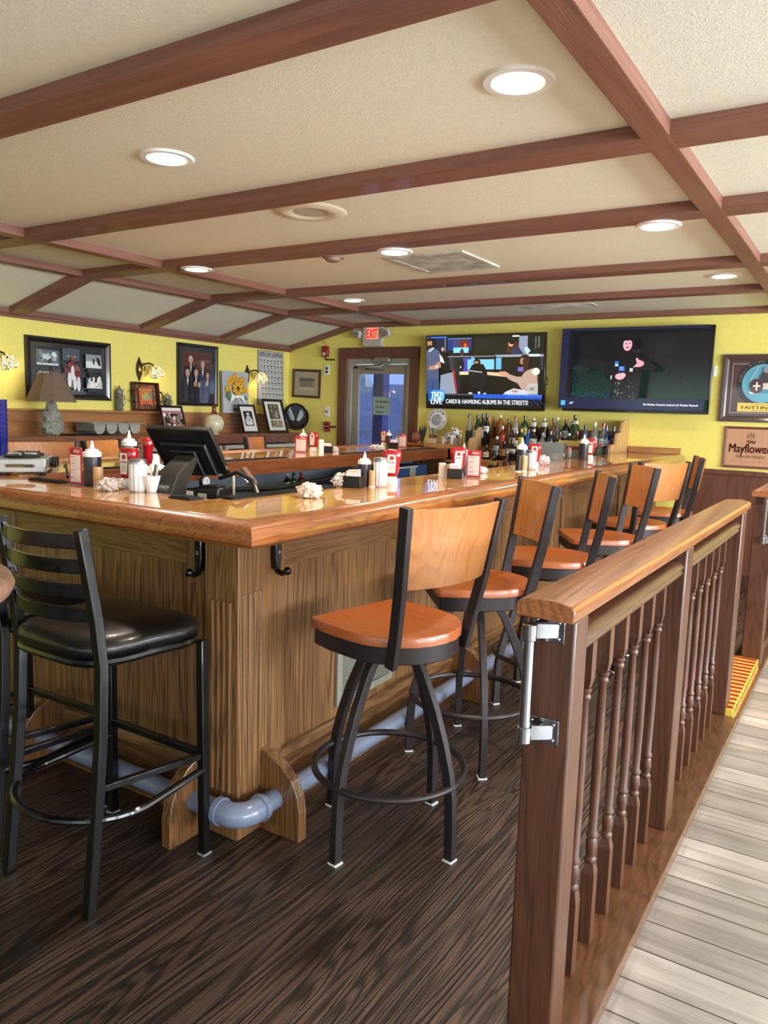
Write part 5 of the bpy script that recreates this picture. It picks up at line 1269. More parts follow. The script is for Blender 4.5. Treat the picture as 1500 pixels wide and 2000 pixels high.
T = [  # px, py of the top, tier, radius, glass, cap, shape, transmission, label, words
 (978, 810, 2, .040, 'a8683a', 'c9c0a8', 'std', .4, None, 'amber bottle with pale cap, leftmost on the top tier'),
 (994, 818, 2, .036, '8c5a34', '17161a', 'std', .4, None, 'bottle with small black cap between amber and red capped bottles, top tier'),
 (1008, 813, 2, .036, 'cfc8b4', 'a8242a', 'std', .6, ('d8cfc0', .2, .5), 'clear bottle with red foil cap on the top tier, left part'),
 (1026, 812, 2, .036, '1d4a24', '14201a', 'std', .0, ('c8b860', .25, .5), 'green bottle with black cap on the top tier, left part'),
 (1043, 816, 2, .037, '201614', 'c8b8a0', 'std', .0, ('d8d4c8', .62, .80), 'dark bottle with white neck label, left of its near twin'),
 (1064, 816, 2, .036, '2a1812', 'b8b0a0', 'std', .0, ('dcd8d0', .62, .80), 'dark bottle with white neck label, right of its near twin'),
 (1082, 817, 2, .037, '8a6a48', '5c2a20', 'round', .4, None, 'round shouldered bottle with brown cap on the top tier'),
 (1090, 815, 2, .028, 'e4e8e4', 'd8dcd8', 'tall', .9, None, 'slim clear glass bottle on the top tier'),
 (1106, 820, 2, .036, '1e1d20', '2a2426', 'std', .0, ('a8b4b8', .2, .5), 'dark bottle with grey label beside the tall green bottle'),
 (1124, 810, 2, .042, '174a1c', '5c1c1c', 'tall', .0, ('d8d0b8', .66, .78), 'tallest green bottle with maroon foil on the top tier'),
 (1144, 830, 1, .034, '5a6f8c', '22262e', 'tall', .3, ('c0c8d0', .2, .45), 'blue-grey slim bottle behind the squeeze bottle'),
 (1163, 824, 1, .036, 'd8dcd8', 'b8bcc0', 'std', .8, ('d4dad8', .2, .5), 'clear bottle with silver cap on the middle tier'),
 (1180, 826, 1, .036, 'd4d8d8', 'b02830', 'std', .8, ('e0e4e4', .25, .5), 'clear bottle with long red cap on the middle tier'),
 (1195, 831, 1, .034, '2a3a72', '24262c', 'std', .0, ('b8c0d8', .3, .5), 'dark blue bottle on the middle tier near the side panel'),
 (1207, 833, 1, .034, '1c1c34', '34383c', 'std', .0, ('50407c', .2, .5), 'dark purple-labelled bottle against the right side panel'),
 (1043, 838, 1, .042, '23201e', '9a9c98', 'square', .0, ('b4b4ac', .15, .55), 'square bottle with silver grey label on the middle tier'),
 (1033, 838, 1, .030, '1c4ca8', '1c2030', 'std', .0, ('3c70c8', .15, .5), 'bright blue bottle on the middle tier'),
 (1019, 838, 1, .032, '28401c', 'c8b850', 'std', .0, ('d8c850', .3, .6), 'green bottle with yellow label on the middle tier'),
 (1004, 840, 1, .044, '1e1614', '1a1618', 'square', .0, ('c4b8a8', .3, .6), 'dark square bottle with pale label on the middle tier'),
 (982, 832, 1, .036, '7a3c1c', 'b8b4b0', 'std', .2, ('a83c2c', .3, .6), 'amber bottle with red label on the middle tier'),
 (1060, 845, 1, .036, '8c8c84', '6a6c68', 'round', .3, None, 'smoky rounded bottle on the middle tier behind the menu box'),
 (985, 862, 0, .044, '2c1a14', '3a2a24', 'square', .0, ('a8784c', .25, .6), 'dark bottle with tan label on the bottom tier'),
 (1001, 857, 0, .046, '1a1212', '241c1a', 'round', .0, ('c8bcb0', .3, .55), 'dark round bottle with round white label on the bottom tier'),
 (971, 852, 0, .034, '1c1c20', 'b8bcc0', 'tall', .0, ('a8acb0', .4, .6), 'black bottle with silver collar on the bottom tier'),
 (951, 868, 0, .034, '241612', '4a3c34', 'std', .0, ('d8c8a8', .15, .5), 'dark bottle with cream label, leftmost on the bottom tier'),
 (1058, 863, 0, .026, '1c1a1c', '2a2a2c', 'std', .0, ('c8ccd0', .2, .5), 'small dark bottle left of the black menu box'),
 (1067, 868, 0, .026, '26221f', '1c1c1c', 'std', .0, ('c8ccd0', .2, .4), 'small dark bottle in front of the black menu box'),
 (1171, 868, 0, .034, 'a8b0a4', 'c84838', 'jar', .6, None, 'clear bottle with red cap on the bottom tier, left of two'),
 (1189, 868, 0, .034, '9aa498', 'b84440', 'jar', .6, None, 'clear bottle with red cap on the bottom tier, right of two'),
]
T += [(1128, 842, 1, .034, '3a2418', '8a2a24', 'std', .0, ('c8b890', .2, .5), 'brown bottle with dark red cap behind the card stand'),
      (1112, 846, 1, .034, '1a1a1e', 'b8b8b0', 'square', .0, ('e0dcd0', .2, .55), 'black square bottle with white label behind the card stand'),
      (1094, 843, 1, .036, '5a4020', '2a2a20', 'round', .2, ('d0b060', .2, .5), 'round amber bottle with gold label on the middle tier'),
      (1076, 842, 1, .034, '20242c', '50545c', 'std', .0, ('9aa4b4', .2, .5), 'navy bottle with steel cap on the middle tier'),
      (1020, 866, 0, .038, '2a1a12', 'c0b8a0', 'std', .0, ('c8ac70', .2, .55), 'brown bottle with yellow label behind the far squeeze bottle'),
      (1040, 868, 0, .036, '141418', '18181c', 'square', .0, ('a82a28', .2, .5), 'black bottle with red label on the bottom tier'),
      (1085, 870, 0, .034, '30201a', '3a2a20', 'std', .0, ('c8c0b0', .2, .5), 'dark bottle partly behind the acrylic box'),
      (1152, 866, 0, .034, 'b8c0b8', 'c8ccd0', 'std', .6, ('d8dcd8', .2, .5), 'clear bottle with white cap on the bottom tier near the panel'),
      (1010, 842, 1, .034, '6a3418', 'd0c8b0', 'tall', .2, ('e0d8c8', .2, .5), 'tall amber bottle with cream cap on the middle tier')]
T += [(965, 883, -1, .045, '17110f', '2a211c', 'round', .0, ('b89858', .25, .6), 'squat dark bottle with gold diamond label at the bar edge'),
      (991, 880, -1, .040, '4a1418', 'b8a8a0', 'round', .0, ('c8c0b0', .10, .35), 'dark red round bottle with black and white label at the bar edge'),
      (1114, 864, -2, .022, 'c8c4c0', 'e8e8e8', 'std', .5, ('e0a8a0', .3, .6), 'small clear bottle with white pour cap near the far squeeze bottle'),
      (1124, 870, -2, .022, 'b8b8a0', 'c8c850', 'std', .5, ('d0c888', .3, .6), 'small bottle with yellow cap beside the white capped one'),
      (1102, 868, -2, .020, '3a2420', '5c2024', 'std', .0, ('c87880', .3, .6), 'small brown bottle left of the white capped one')]
for i, (px, py, ti, r, gc, cc, shp, tr, lab, words) in enumerate(T):
    if ti >= 0: y = TI[ti][0] + .065; zb = TI[ti][1]
    elif ti == -1: y = 7.10; zb = .83
    else: y = 6.9; zb = BT + .0
    p = W(px, py, y=y)
    if ti == -2: p = W(px, py, x=TR.to_translation().x - .53 if 0 else -2.09); y = p.y
    if ti == 1: p.x = min(p.x, -2.215 if px < 1200 else -2.142)
    if ti >= 0: r *= 1.12
    bottle('liquor_bottle', words, p.x, y, zb, p.z, r, gc, cc, shp, tr, lab, 'liquor bottles on the stepped shelf' if ti >= 0 else 'small bottles along the back of the bar')
M().box((-3.5, 6.98, .0), (-2.75, 7.22, .83)).build('bottle_cabinet', shelfw('z'), None, bev=.004); tag(bpy.data.objects['bottle_cabinet'], 'low wooden cabinet in front of the stepped liquor shelf', 'cabinet')
# group of bottles on the left shelf unit
for px, py, r, gc, cc, tr, lab, words in ((918, 808, .040, 'c8ccc0', '23262a', .7, ('1c2430', .1, .45), 'tall clear bottle, leftmost on the plain wood shelf'),
                                         (934, 810, .042, '1f3a30', '1c2420', .0, ('d8d0c0', .2, .5), 'dark green bottle with white label on the plain wood shelf'),
                                         (944, 808, .038, '1a1c22', '2a2c30', .0, ('8ca8b0', .25, .5), 'black bottle with pale blue label on the plain wood shelf'),
                                         (952, 807, .038, '141214', '1c1a1c', .0, ('c8c8c0', .45, .6), 'black bottle, rightmost on the plain wood shelf')):
    p = W(px, py, y=7.52); bottle('liquor_bottle', words, p.x, 7.52, 1.092, p.z, r, gc, cc, 'tall', tr, lab, 'bottles on the plain wood shelf')
p = W(900, 841, y=7.45); bottle('bitters_bottle', 'small paper wrapped bottle beside the spotted dog figurine', p.x, 7.45, 1.092, p.z, .020, 'b8a890', 'c8b878', 'jar', 0, ('d0c8b8', .1, .7))
p = W(890, 848, y=7.47); bottle('bitters_bottle', 'small black bottle under the dog figurine chin', p.x, 7.47, 1.092, p.z, .024, '141416', '141416', 'jar', 0, None)
p = W(872, 884, y=7.45); bottle('syrup_bottle', 'small dark bottle on the lower wood shelf', p.x, 7.45, .925, .925 + .115, .028, '161a14', '2a3024', 'jar', 0, ('c8d0c0', .2, .5))
p = W(861, 882, y=7.45); bottle('syrup_bottle', 'small dark green bottle further left on the lower wood shelf', p.x, 7.45, .925, .925 + .12, .026, '14201a', '1c241c', 'jar', 0, None)
# round seltzer sign
p = W(854, 819, y=7.7)
t = thing('round_beer_sign', 'round white tin sign with a wave emblem leaning on the wall', 'sign', (p.x, 7.70, p.z)); t.rotation_euler = (-.12, 0, 0)
M().lathe([(0, -.004), (.122, -.004), (.124, 0), (.122, .004), (0, .004)], (0, 0, 0), 44, Matrix.Rotation(PI / 2, 3, 'X'), cap=False).build('disc', WHITE, t)
a = Art(); a.ell(0, 0, .120, .120, 'e4e4e2', n=44); a.ell(0, 0, .116, .116, '2a2c30', n=44); a.ell(0, 0, .113, .113, 'e8e8e6', n=44)
a.arc('WHITE CLAW', 0, 0, .095, PI * .62, .026, '1c1e22', spread=1.12, bold=.0014); a.arc('SELTZER', 0, 0, .096, -PI * .22, .018, '2a2c30', out=False, bold=.001)
def crescent(cx, cz, r, a0, a1, wd, c): a.line([(cx + (r - .0 * i) * math.cos(a0 + (a1 - a0) * i / 10), cz + r * math.sin(a0 + (a1 - a0) * i / 10)) for i in range(11)], wd, c)
a.ell(0, -.01, .068, .065, 'b4b6b8', n=30)
for k in range(7): crescent(.012, -.012, .018 + k * .008, .4 + k * .1, 3.6 - k * .05, .0028, '5c5e62' if k % 2 else '8c8e92')
for k in range(4): a.line([(-.06 + k * .006, -.035 - k * .009), (-.02, -.028 - k * .010), (.03, -.036 - k * .009), (.058 - k * .006, -.03 - k * .008)], .003, '5a5c60')
a.build('sign_face', PAPER, t, y=-.0045)
# two glasses on a block, dog figurine, dried plant
p = W(846, 866, y=7.42)
t = thing('display_block', 'small pale stacked block under two glasses', 'block', (p.x, 7.42, 1.092)); M().box((-.06, -.04, 0), (.05, .04, .022)).build('block', plain('pale_stone', 'c4b094', .6), t, bev=.004); M().box((-.055, -.036, .022), (.045, .036, .045)).build('upper_block', plain('pale_stone', 'c4b094'), t, bev=.004)
for dx, nm in ((-.032, 'left'), (.02, 'right')):
    t = thing('shot_glass', 'clear glass with dark red band, %s one on the pale block' % nm, 'glass', (p.x + dx, 7.42, 1.137), 0, 'glasses on the pale block')
    M().lathe([(.018, 0), (.020, .03), (.025, .12), (.0235, .12), (.018, .01)], seg=20, cap=False).build('glass_body', gm('dfe6e4', .9), t); M().lathe([(.0203, .012), (.0212, .042)], seg=20, cap=False).build('painted_band', plain('wine_red_band', '6a2430', .4), t)
p = W(880, 862, y=7.40)
t = thing('dog_figurine', 'white bulldog figurine with dark spots on the wood shelf', 'figurine', (p.x, 7.40, 1.092), -.2)
dm = plain('glazed_white_ceramic', 'cfcac2', .3, coat=.4, var=.1); sp = plain('dark_ceramic_spots', '3a3634', .4)
m = M(); m.ball((-.01, 0, .075), .06, 1.25, .8, .85, 20, 12, Matrix.Rotation(-.35, 3, 'Y')); m.ball((-.07, 0, .04), .045, 1, .9, .9, 16, 10)
for x, y in ((-.08, -.03), (-.08, .03), (.045, -.03), (.045, .03)): m.cyl((x, y, 0), (x * .9, y * .9, .07), .018, 12, .022)
m.ball((-.115, 0, .06), .02, seg=10, rings=6); m.build('body', dm, t)
m = M(); m.ball((.065, 0, .13), .045, 1, .95, .9, 20, 12); m.ball((.10, 0, .118), .026, .9, 1.1, .8, 14, 8)
for s_ in (-1, 1): m.ball((.045, s_ * .034, .165), .016, .7, .5, 1.1, 10, 6)
m.build('head', dm, t)
for c in ((-.02, -.046, .09), (.02, -.045, .07), (-.04, -.04, .07), (.06, -.04, .15), (.0, -.048, .06), (.125, 0, .125), (.085, -.030, .145), (.03, -.035, .105)): M().ball(c, .011, 1.1, .6, .9, 8, 5).build('spot', sp, t)
p = W(822, 842, y=7.5)
t = thing('dried_plant', 'spiky dried dark plant with a brown gourd base beside the door', 'plant', (p.x, 7.5, 1.09))
m = M()
for k in range(9):
    a_ = k * .7; tip = Vector((.03 + .045 * math.cos(a_), .03 * math.sin(a_), .17 + .05 * ((k * 37) % 5) / 5)); m.tube([(.02, 0, 0), tip * .5 + Vector((.01 * math.cos(a_), 0, 0)), tip], .011, 6, scales=[1, 1, .15])
m.build('spikes', plain('dry_dark_leaf', '40403a', .8, var=.3), t)
M().ball((-.04, -.02, .055), .055, 1, .8, 1, 18, 10, fn=lambda n: 1 + .06 * math.sin(8 * math.atan2(n.y, n.x))).build('gourd', plain('brown_gourd', '8a5440', .5, bump=.6, bscale=90, var=.3), t)
t = thing('side_counter', 'dark wooden counter end under the dried plant, beside the door', 'counter', (-4.45, 7.35, 0)); M().box((-.02, 0, 1.055), (.29, .44, 1.088)).build('counter_top', nosew('x'), t, bev=.004); M().box((0, .02, 0), (.28, .43, 1.055)).build('counter_body', wains('z'), t, smooth=False)
# black menu box, card holder
p = W(1078, 902, x=-2.04)
t = thing('acrylic_box', 'dark fronted clear acrylic box on the bar inner edge', 'box', (-2.05, p.y, BT), .1)
M().box((-.10, -.05, 0), (.11, .05, .005)).build('box_base', gm('d8dcdc', .8), t, smooth=False); M().box((-.10, -.052, .0), (.105, -.047, .135)).build('box_back', gm('d8dcdc', .8), t, smooth=False); M().box((-.10, -.045, .06), (.105, .045, .133)).build('dark_panel', plain('dark_slate', '23252e', .3, coat=.3), t, bev=.002)
M().box((-.095, -.04, .005), (-.02, .04, .06)).build('cork_stack', plain('brown_wood_stack', '4a2c22', .6), t, bev=.004)
p = W(1113, 900, x=-2.08)
t = thing('card_stand', 'clear card stand with a yellow and red card on the bar', 'card stand', (-2.09, p.y, BT), .05)
M().box((-.085, -.03, 0), (.085, .03, .006)).build('stand_foot', gm('d8dcdc', .8), t, smooth=False); m = M()
for s_ in (-1, 1): m.box((s_ * .085 - .004, -.006, .0), (s_ * .085 + .004, .004, .145))
m.build('stand_sides', gm('e0e4e4', .6), t, smooth=False)
a = Art(); a.rect(-.08, .07, .08, .14, 'b09a48'); a.rect(-.08, .065, .08, .095, '6a2420'); a.rect(-.08, .0, .08, .065, '6c6c64'); a.build('card', PAPER, t)

# ================================================================== table-top service pieces
def squeeze(px, py, label, H=.205, r=.034, z=BT, pl=None):
    p = W(px, py, z=z); t = thing('squeeze_bottle', label, 'squeeze bottle', (p.x, p.y, z), 0, 'dark squeeze bottles with white nozzles')
    M().lathe([(r * .95, 0), (r, .006), (r, H * .66), (r * .9, H * .68)], seg=24).build('bottle_body', plain('dark_sauce_bottle', '2f2c36', .3, coat=.4), t)
    M().lathe([(r * 1.04, H * .66), (r * 1.04, H * .76), (r * .80, H * .775), (r * .72, H * .82), (r * .3, H * .84), (r * .2, H * .93), (r * .09, H * 1.02)], seg=24).build('nozzle_cap', WHITE, t)
def ketchup(px, py, label, H=.175, z=BT, rz=0.0):
    p = W(px, py, z=z); t = thing('ketchup_bottle', label, 'ketchup bottle', (p.x, p.y, z), rz, 'upside-down red ketchup bottles')
    m = M(); rows = []
    for zz, a_, b_ in ((.035, .022, .018), (.05, .030, .022), (.075, .038, .026), (.105, .036, .024), (.135, .043, .028), (.160, .044, .028), (.172, .040, .024), (.176, .03, .016)):
        k = H / .175; rows.append([m.v((a_ * (k * .5 + .53) * math.copysign(abs(math.cos(q)) ** .7, math.cos(q)), b_ * k * math.copysign(abs(math.sin(q)) ** .7, math.sin(q)), zz * k)) for q in [2 * PI * i / 26 for i in range(26)]])
    for A, B in zip(rows, rows[1:]):
        for i in range(26): m.face([A[i], A[(i + 1) % 26], B[(i + 1) % 26], B[i]])
    m.face(rows[0][::-1]); m.face(rows[-1]); m.build('bottle_body', plain('ketchup_red', 'a3121a', .18, coat=.8, var=.05), t, angle=60)
    M().lathe([(.030, 0), (.030, .018), (.024, .035)], seg=24).build('flip_cap', WHITE, t)
    a = Art(); a.poly([(-.017, .052), (.017, .052), (.021, .11), (.016, .135), (-.016, .135), (-.021, .11)], 'e8e2da'); a.ell(0, .120, .011, .010, 'b02a24'); a.ell(-.003, .124, .005, .004, '3a6a30'); a.text('KETCHUP', 0, .10, .007, '8a1a1c', width=.030, bold=.0004)
    for k in range(4): a.rect(-.013, .064 + k * .007, .013, .066 + k * .007, '9a8c84')
    yb = -.0295 * H / .175
    a.build('label', PAPER, t, y=yb - .0005); return t
def shaker(px, py, label, H=.14, r=.032, z=BT):
    p = W(px, py, z=z); t = thing('sugar_shaker', label, 'sugar shaker', (p.x, p.y, z), 0, 'fluted sugar shakers with metal lids')
    m = M(); rows = []
    for k, zz in ((.86, 0), (1, .01), (1, H * .82), (.94, H * .86)):
        rows.append([m.v((r * k * (1 + .035 * math.cos(12 * q)) * math.cos(q), r * k * (1 + .035 * math.cos(12 * q)) * math.sin(q), zz)) for q in [2 * PI * i / 96 for i in range(96)]])
    for A, B in zip(rows, rows[1:]):
        for i in range(96): m.face([A[i], A[(i + 1) % 96], B[(i + 1) % 96], B[i]])
    m.face(rows[0][::-1]); m.face(rows[-1]); m.build('fluted_glass', plain('sugar_filled_glass', 'd3d4d6', .15, coat=.9, var=.03), t, angle=70)
    M().lathe([(r * 1.03, H * .85), (r * 1.03, H * .93), (r * .9, H * .985), (r * .35, H)], seg=28).build('metal_lid', STEEL, t)
def cylpot(px, py, label, H, r, mat, z=BT, name='spice_cylinder'):
    p = W(px, py, z=z); t = thing(name, label, 'shaker', (p.x, p.y, z)); M().lathe([(r, 0), (r, H * .98), (r * .92, H)], seg=24).build('body', mat, t); M().lathe([(r * 1.02, 0), (r * 1.02, .006)], seg=24).build('base_ring', WHITE, t)
def menu_card(px, py, label, w_=.085, H=.17, rz=0.3, z=BT):
    p = W(px, py, z=z); t = thing('menu_card', label, 'menu', (p.x, p.y, z), rz, 'red bordered menu cards standing on the bar')
    m = M(); m.box((-w_ / 2, -.002, 0.0), (w_ / 2, .002, H)); m.build('card', plain('pink_red_card', 'c8384a', .5), t, smooth=False)
    a = Art(); a.rect(-w_ * .42, .012, w_ * .42, H * .80, 'f0dcd8'); a.ell(-w_ * .18, H * .885, .013, .010, '2c1c1c'); a.ell(-w_ * .18, H * .885, .009, .006, 'c8323a'); a.text('SPECIALS', w_ * .14, H * .90, .012, 'f4ece8', width=w_ * .48, bold=.0005)
    rnd = random.Random(int(px))
    for k in range(11):
        if k % 3 == 0: a.rect(-w_ * .36, H * (.74 - k * .06), -w_ * .36 + w_ * rnd.uniform(.3, .5), H * (.755 - k * .06), '6a2a2c')
        else: a.rect(-w_ * .36, H * (.745 - k * .06), -w_ * .36 + w_ * rnd.uniform(.5, .72), H * (.752 - k * .06), '9a8c8c')
    a.build('menu_print', PAPER, t, y=-.0025)
    m = M(); m.box((-w_ / 2 - .003, -.02, 0), (w_ / 2 + .003, .02, .004)); m.build('card_foot', gm('e0e4e4', .7), t, smooth=False)
def crumple(name, px, py, label, sx, sy, sz, col, z=BT, seed=0, cat='napkin', group=None, tr=0):
    p = W(px, py, z=z); m = M(); R = .02
    def f(n):
        q = n * 2.3 + Vector((seed, seed * 2.1, 0)); return 1 + .42 * noise.noise(q * 1.7) + .25 * abs(noise.noise(q * 4.1))
    m.ball((p.x, p.y, z + sz * .8), 1, sx, sy, sz, 36, 22, fn=f)
    for v in m.bm.verts:
        if v.co.z < z + .001: v.co.z = z + .001
    o = m.build(name, plain('crumpled_' + col, col, .6 if not tr else .15, coat=.5 if tr else 0, var=.05), None, angle=22); tag(o, label, cat, group)
def caddy(px, py, label, z=BT, rz=.2):
    p = W(px, py, z=z); t = thing('sweetener_caddy', label, 'caddy', (p.x, p.y, z), rz, 'black caddies of sweetener packets')
    m = M(); m.box((-.038, -.028, 0), (.038, -.025, .05)); m.box((-.038, .025, 0), (.038, .028, .05)); m.box((-.038, -.028, 0), (-.035, .028, .05)); m.box((.035, -.028, 0), (.038, .028, .05)); m.box((-.038, -.028, 0), (.038, .028, .004)); m.build('holder', BLACK, t, bev=.001)
    rnd = random.Random(int(px))
    for k, c in enumerate(('f0b8c4', 'f4f0e8', 'e8c878', 'f4f0e8', 'f0a8b8', 'b8ccec', 'f4f0e8')):
        M().box((-.026, -.0008, .004), (.026, .0008, .072 + rnd.uniform(-.006, .006))).build('packet', plain('packet_' + c, c, .6, var=.02), t, smooth=False, loc=(rnd.uniform(-.004, .004), -.02 + k * .0065, 0), rot=(rnd.uniform(-.1, .1), rnd.uniform(-.12, .12), 0))
TAN = plain('tan_shaker', 'c8a070', .4, coat=.3); PAPW = plain('paper_roll_white', 'e6e0d6', .7, var=.02)
# cluster on the front arm
menu_card(149, 947, 'red bordered menu card on the front bar arm, leftmost', w_=.072, H=.150, rz=.05)
squeeze(181, 948, 'dark squeeze bottle on the front bar arm beside the leftmost menu', H=.175, r=.035)
cylpot(192, 951, 'tan cylindrical shaker in front of the leftmost squeeze bottle', .078, .019, TAN)
ketchup(252, 951, 'ketchup bottle behind the fluted sugar shaker on the front arm', H=.155, rz=.1)
shaker(270, 960, 'fluted sugar shaker on the front bar arm', H=.125, r=.0335)
crumple('packet_bag', 212, 958, 'clear crumpled bag of packets on the front bar arm', .040, .035, .026, 'c9bcb4', seed=3, cat='bag', tr=1)
crumple('packet_bag', 228, 955, 'second crumpled clear bag beside the front arm ketchup', .028, .03, .022, 'd4c6c0', seed=5, cat='bag', tr=1)
# bowl with pens
p = W(296, 961, z=BT); t = thing('pen_cup', 'white tapered cup holding pens beside the till', 'cup', (p.x, p.y, BT))
M().lathe([(.018, 0), (.034, .062), (.032, .062), (.016, .004)], seg=24, cap=False).build('cup_body', WHITE, t)
for dx, c, nm in ((-.008, 'd8c8a8', 'tan'), (.010, '3a4a44', 'dark'), (.02, 'b8b4b0', 'grey')):
    tag(M().cyl((p.x + dx * .4, p.y, BT + .005), (p.x + dx * 1.5, p.y + .008, BT + .105), .004, 8).build('pen', plain('pen_' + c, c, .4)), '%s pen standing in the white cup by the till' % nm, 'pen')
# cluster further back on the left arm, seen behind the front one
squeeze(253, 925, 'dark squeeze bottle on the left arm behind the front ketchup', H=.20, r=.034)
ketchup(286, 923, 'ketchup bottle standing on the left arm beside the till screen', H=.168, rz=-.2)
p = W(296, 920, z=BT); tag(M().box((p.x - .024, p.y - .02, BT), (p.x + .024, p.y + .02, BT + .085)).build('napkin_holder', PAPW, bev=.003), 'white napkin block beside the till screen', 'napkins')
p = W(308, 917, z=BT); tag(M().lathe([(.035, 0), (.035, .02), (.012, .03), (.008, .07)], (p.x, p.y, BT), 20).build('white_funnel', WHITE), 'small white funnel left of the till screen', 'funnel')
# till
tag(M().box((-2.46, 1.966, BT - .05), (-2.08, 2.30, BT - .03)).build('till_shelf', STEEL, bev=.003), 'steel shelf under the till behind the front bar arm', 'shelf')
t = thing('till_terminal', 'black touch-screen till seen from behind on the bar', 'till', (-2.24, 2.06, BT - .03), .199)
TB = plain('till_black_plastic', '111113', .35, coat=.2)
m = M(); m.prism([(-.075, 0), (.03, 0), (.045, .05), (.12, .155), (.10, .165), (-.02, .10)], 'x', -.080, .012); m.build('stand', plain('till_stand', '2a2523', .45), t, bev=.004)
Art().text('TOUCH', 0, 0, .013, 'c8ccd0', width=.045, bold=.0005).text('DYNAMICS', 0, -.012, .004, '9a9ea4', width=.045).build('stand_lettering', PAPER, t, loc=(-.03, -.0505, .050), rot=(-.5, 0, 0))
TM = Matrix.Translation((-.069, .164, .175)) @ Matrix.Rotation(.656, 4, 'X')
m = M(TM); m.box((-.15, -.010, -.12), (.15, .014, .12)); m.build('screen_case', TB, t, bev=.004)
m = M(TM); m.box((-.10, -.030, -.10), (.115, -.008, .06)); m.build('rear_housing', TB, t, bev=.006)
m = M(TM); m.box((-.055, -.044, -.095), (.065, -.028, .035)); m.build('hinge_cover', TB, t, bev=.006)
SG_ = plain('grey_strip', '50545c', .4)
m = M(TM); m.box((.110, -.0325, -.095), (.115, -.029, .055)); m.build('edge_strip', SG_, t, smooth=False)
m = M(TM); m.box((.061, -.0465, -.092), (.066, -.043, .03)); m.build('edge_strip', SG_, t, smooth=False)
m = M(TM); m.box((.10, -.0115, -.118), (.125, -.0105, -.104)); m.build('sticker', WHITE, t, smooth=False)
# small card reader and cables behind
p = W(395, 975, z=BT - .03); t = thing('receipt_printer', 'small black printer with a pale label right of the till stand', 'printer', (p.x, p.y + .05, BT - .06), .3)
M().box((-.055, -.05, 0), (.055, .06, .075)).build('printer_body', TB, t, bev=.008); Art().rect(-.02, -.018, .018, .018, 'c8bca4').build('sticker', PAPER, t, y=-.051, loc=(-.012, 0, .035)); M().box((-.04, -.03, .075), (.04, .04, .08)).build('printer_lid', BLACK, t, bev=.002)
m = M(); m.tube([(-2.22, 2.26, 1.13), (-2.14, 2.28, 1.16), (-2.08, 2.30, 1.13), (-2.06, 2.32, 1.0)], .008); tag(m.build('till_cable', BLACK), 'black cable curving down behind the till', 'cable')
# rubber bar mats
def mat(T_, x0, y0, x1, y1, label):
    m = M(T_); m.box((x0, y0, BT), (x1, y1, BT + .006)); nx = int((x1 - x0) / .012); 
    if (x1 - x0) < (y1 - y0):
        k = int((y1 - y0) / .014)
        for i in range(k): m.box((x0 + .006, y0 + .004 + i * .014, BT + .006), (x1 - .006, y0 + .011 + i * .014, BT + .010))
    else:
        k = int((x1 - x0) / .014)
        for i in range(k): m.box((x0 + .004 + i * .014, y0 + .006, BT + .006), (x0 + .011 + i * .014, y1 - .006, BT + .010))
    tag(m.build('rubber_bar_mat', RUBBER, smooth=False), label, 'bar mat', 'ribbed black bar mats')
mat(None, -2.10, 1.885, -1.99, 1.95, 'short ribbed rubber mat at the till foot')
mat(TR, -.452, .36, -.40, 1.0, 'ribbed rubber mat on the inner edge near the crumpled napkin')
mat(TLf, -.09, .5, -.005, 2.0, 'ribbed rubber mat on the left arm inner edge, nearer one')
mat(TLf, -.09, 2.75, -.005, 4.3, 'ribbed rubber mat on the left arm inner edge, by the exit door end')
mat(None, -2.96, 1.90, -2.75, 1.948, 'thin black mat on the front arm by the leftmost menu')
# soda gun
t = thing('soda_gun', 'chrome and brown soda gun in its holster inside the bar', 'soda gun', tuple(W(483, 930, y=2.35)))
M().box((-.016, -.016, -.05), (.016, .016, .04)).build('gun_head', plain('brown_gun', '7a5c50', .25, coat=.6, metal=.3), t, bev=.006, rot=(0, -.75, .2))
M().tube([(.03, 0, -.03), (.055, 0, -.07), (.062, 0, -.13), (.06, 0, -.22)], .011, 12).build('gun_hose', plain('cream_hose', 'c8b89c', .4), t)
m = M(); 
for i in range(5): m.ball((-.025 + i * .010, -.017, .012 - i * .008 + .0), .005, seg=8, rings=5)
m.build('buttons', WHITE, t)
p = W(457, 955, y=2.3); tag(M().cyl((p.x, 2.3, p.z - .10), (p.x - .004, 2.3, p.z + .07), .006).build('tap_spout', plain('cream_hose', 'c8b89c')), 'thin cream upright pipe beside the soda gun', 'pipe')
# crumpled napkin
crumple('crumpled_napkin', 605, 972, 'crumpled cream paper napkin near the inner corner of the bar', .046, .038, .030, 'e6dccb', seed=1)
m = M(TR); m.box((-.40, .42, BT + .0), (-.25, .62, BT + .0012)); 
# right arm clusters
crumple('plastic_cups', 667, 950, 'crumpled clear wrapped cups on the right arm, nearest cluster', .040, .034, .030, 'd8d2cc', seed=7, cat='cups', tr=1)
caddy(690, 952, 'black caddy of sweeteners in the nearest right-arm cluster')
squeeze(711, 949, 'dark squeeze bottle in the nearest right-arm cluster', H=.147, r=.029)
cylpot(727, 951, 'tan cylindrical shaker in the nearest right-arm cluster', .072, .016, TAN)
shaker(742, 951, 'sugar shaker in the nearest right-arm cluster', H=.131, r=.031)
ketchup(764, 945, 'ketchup bottle in the nearest right-arm cluster', H=.157, rz=.5)
cylpot(863, 931, 'white paper-wrapped cylinder left of the middle ketchup', .072, .019, PAPW, name='straw_holder')
cylpot(877, 932, 'tan and white cylinder beside the middle ketchup', .068, .017, plain('warm_white_cyl', 'c4a888', .5), name='straw_holder')
ketchup(893, 931, 'ketchup bottle in the middle right-arm cluster', H=.155, rz=.6)
squeeze(904, 928, 'dark squeeze bottle behind the middle ketchup', H=.168, r=.028)
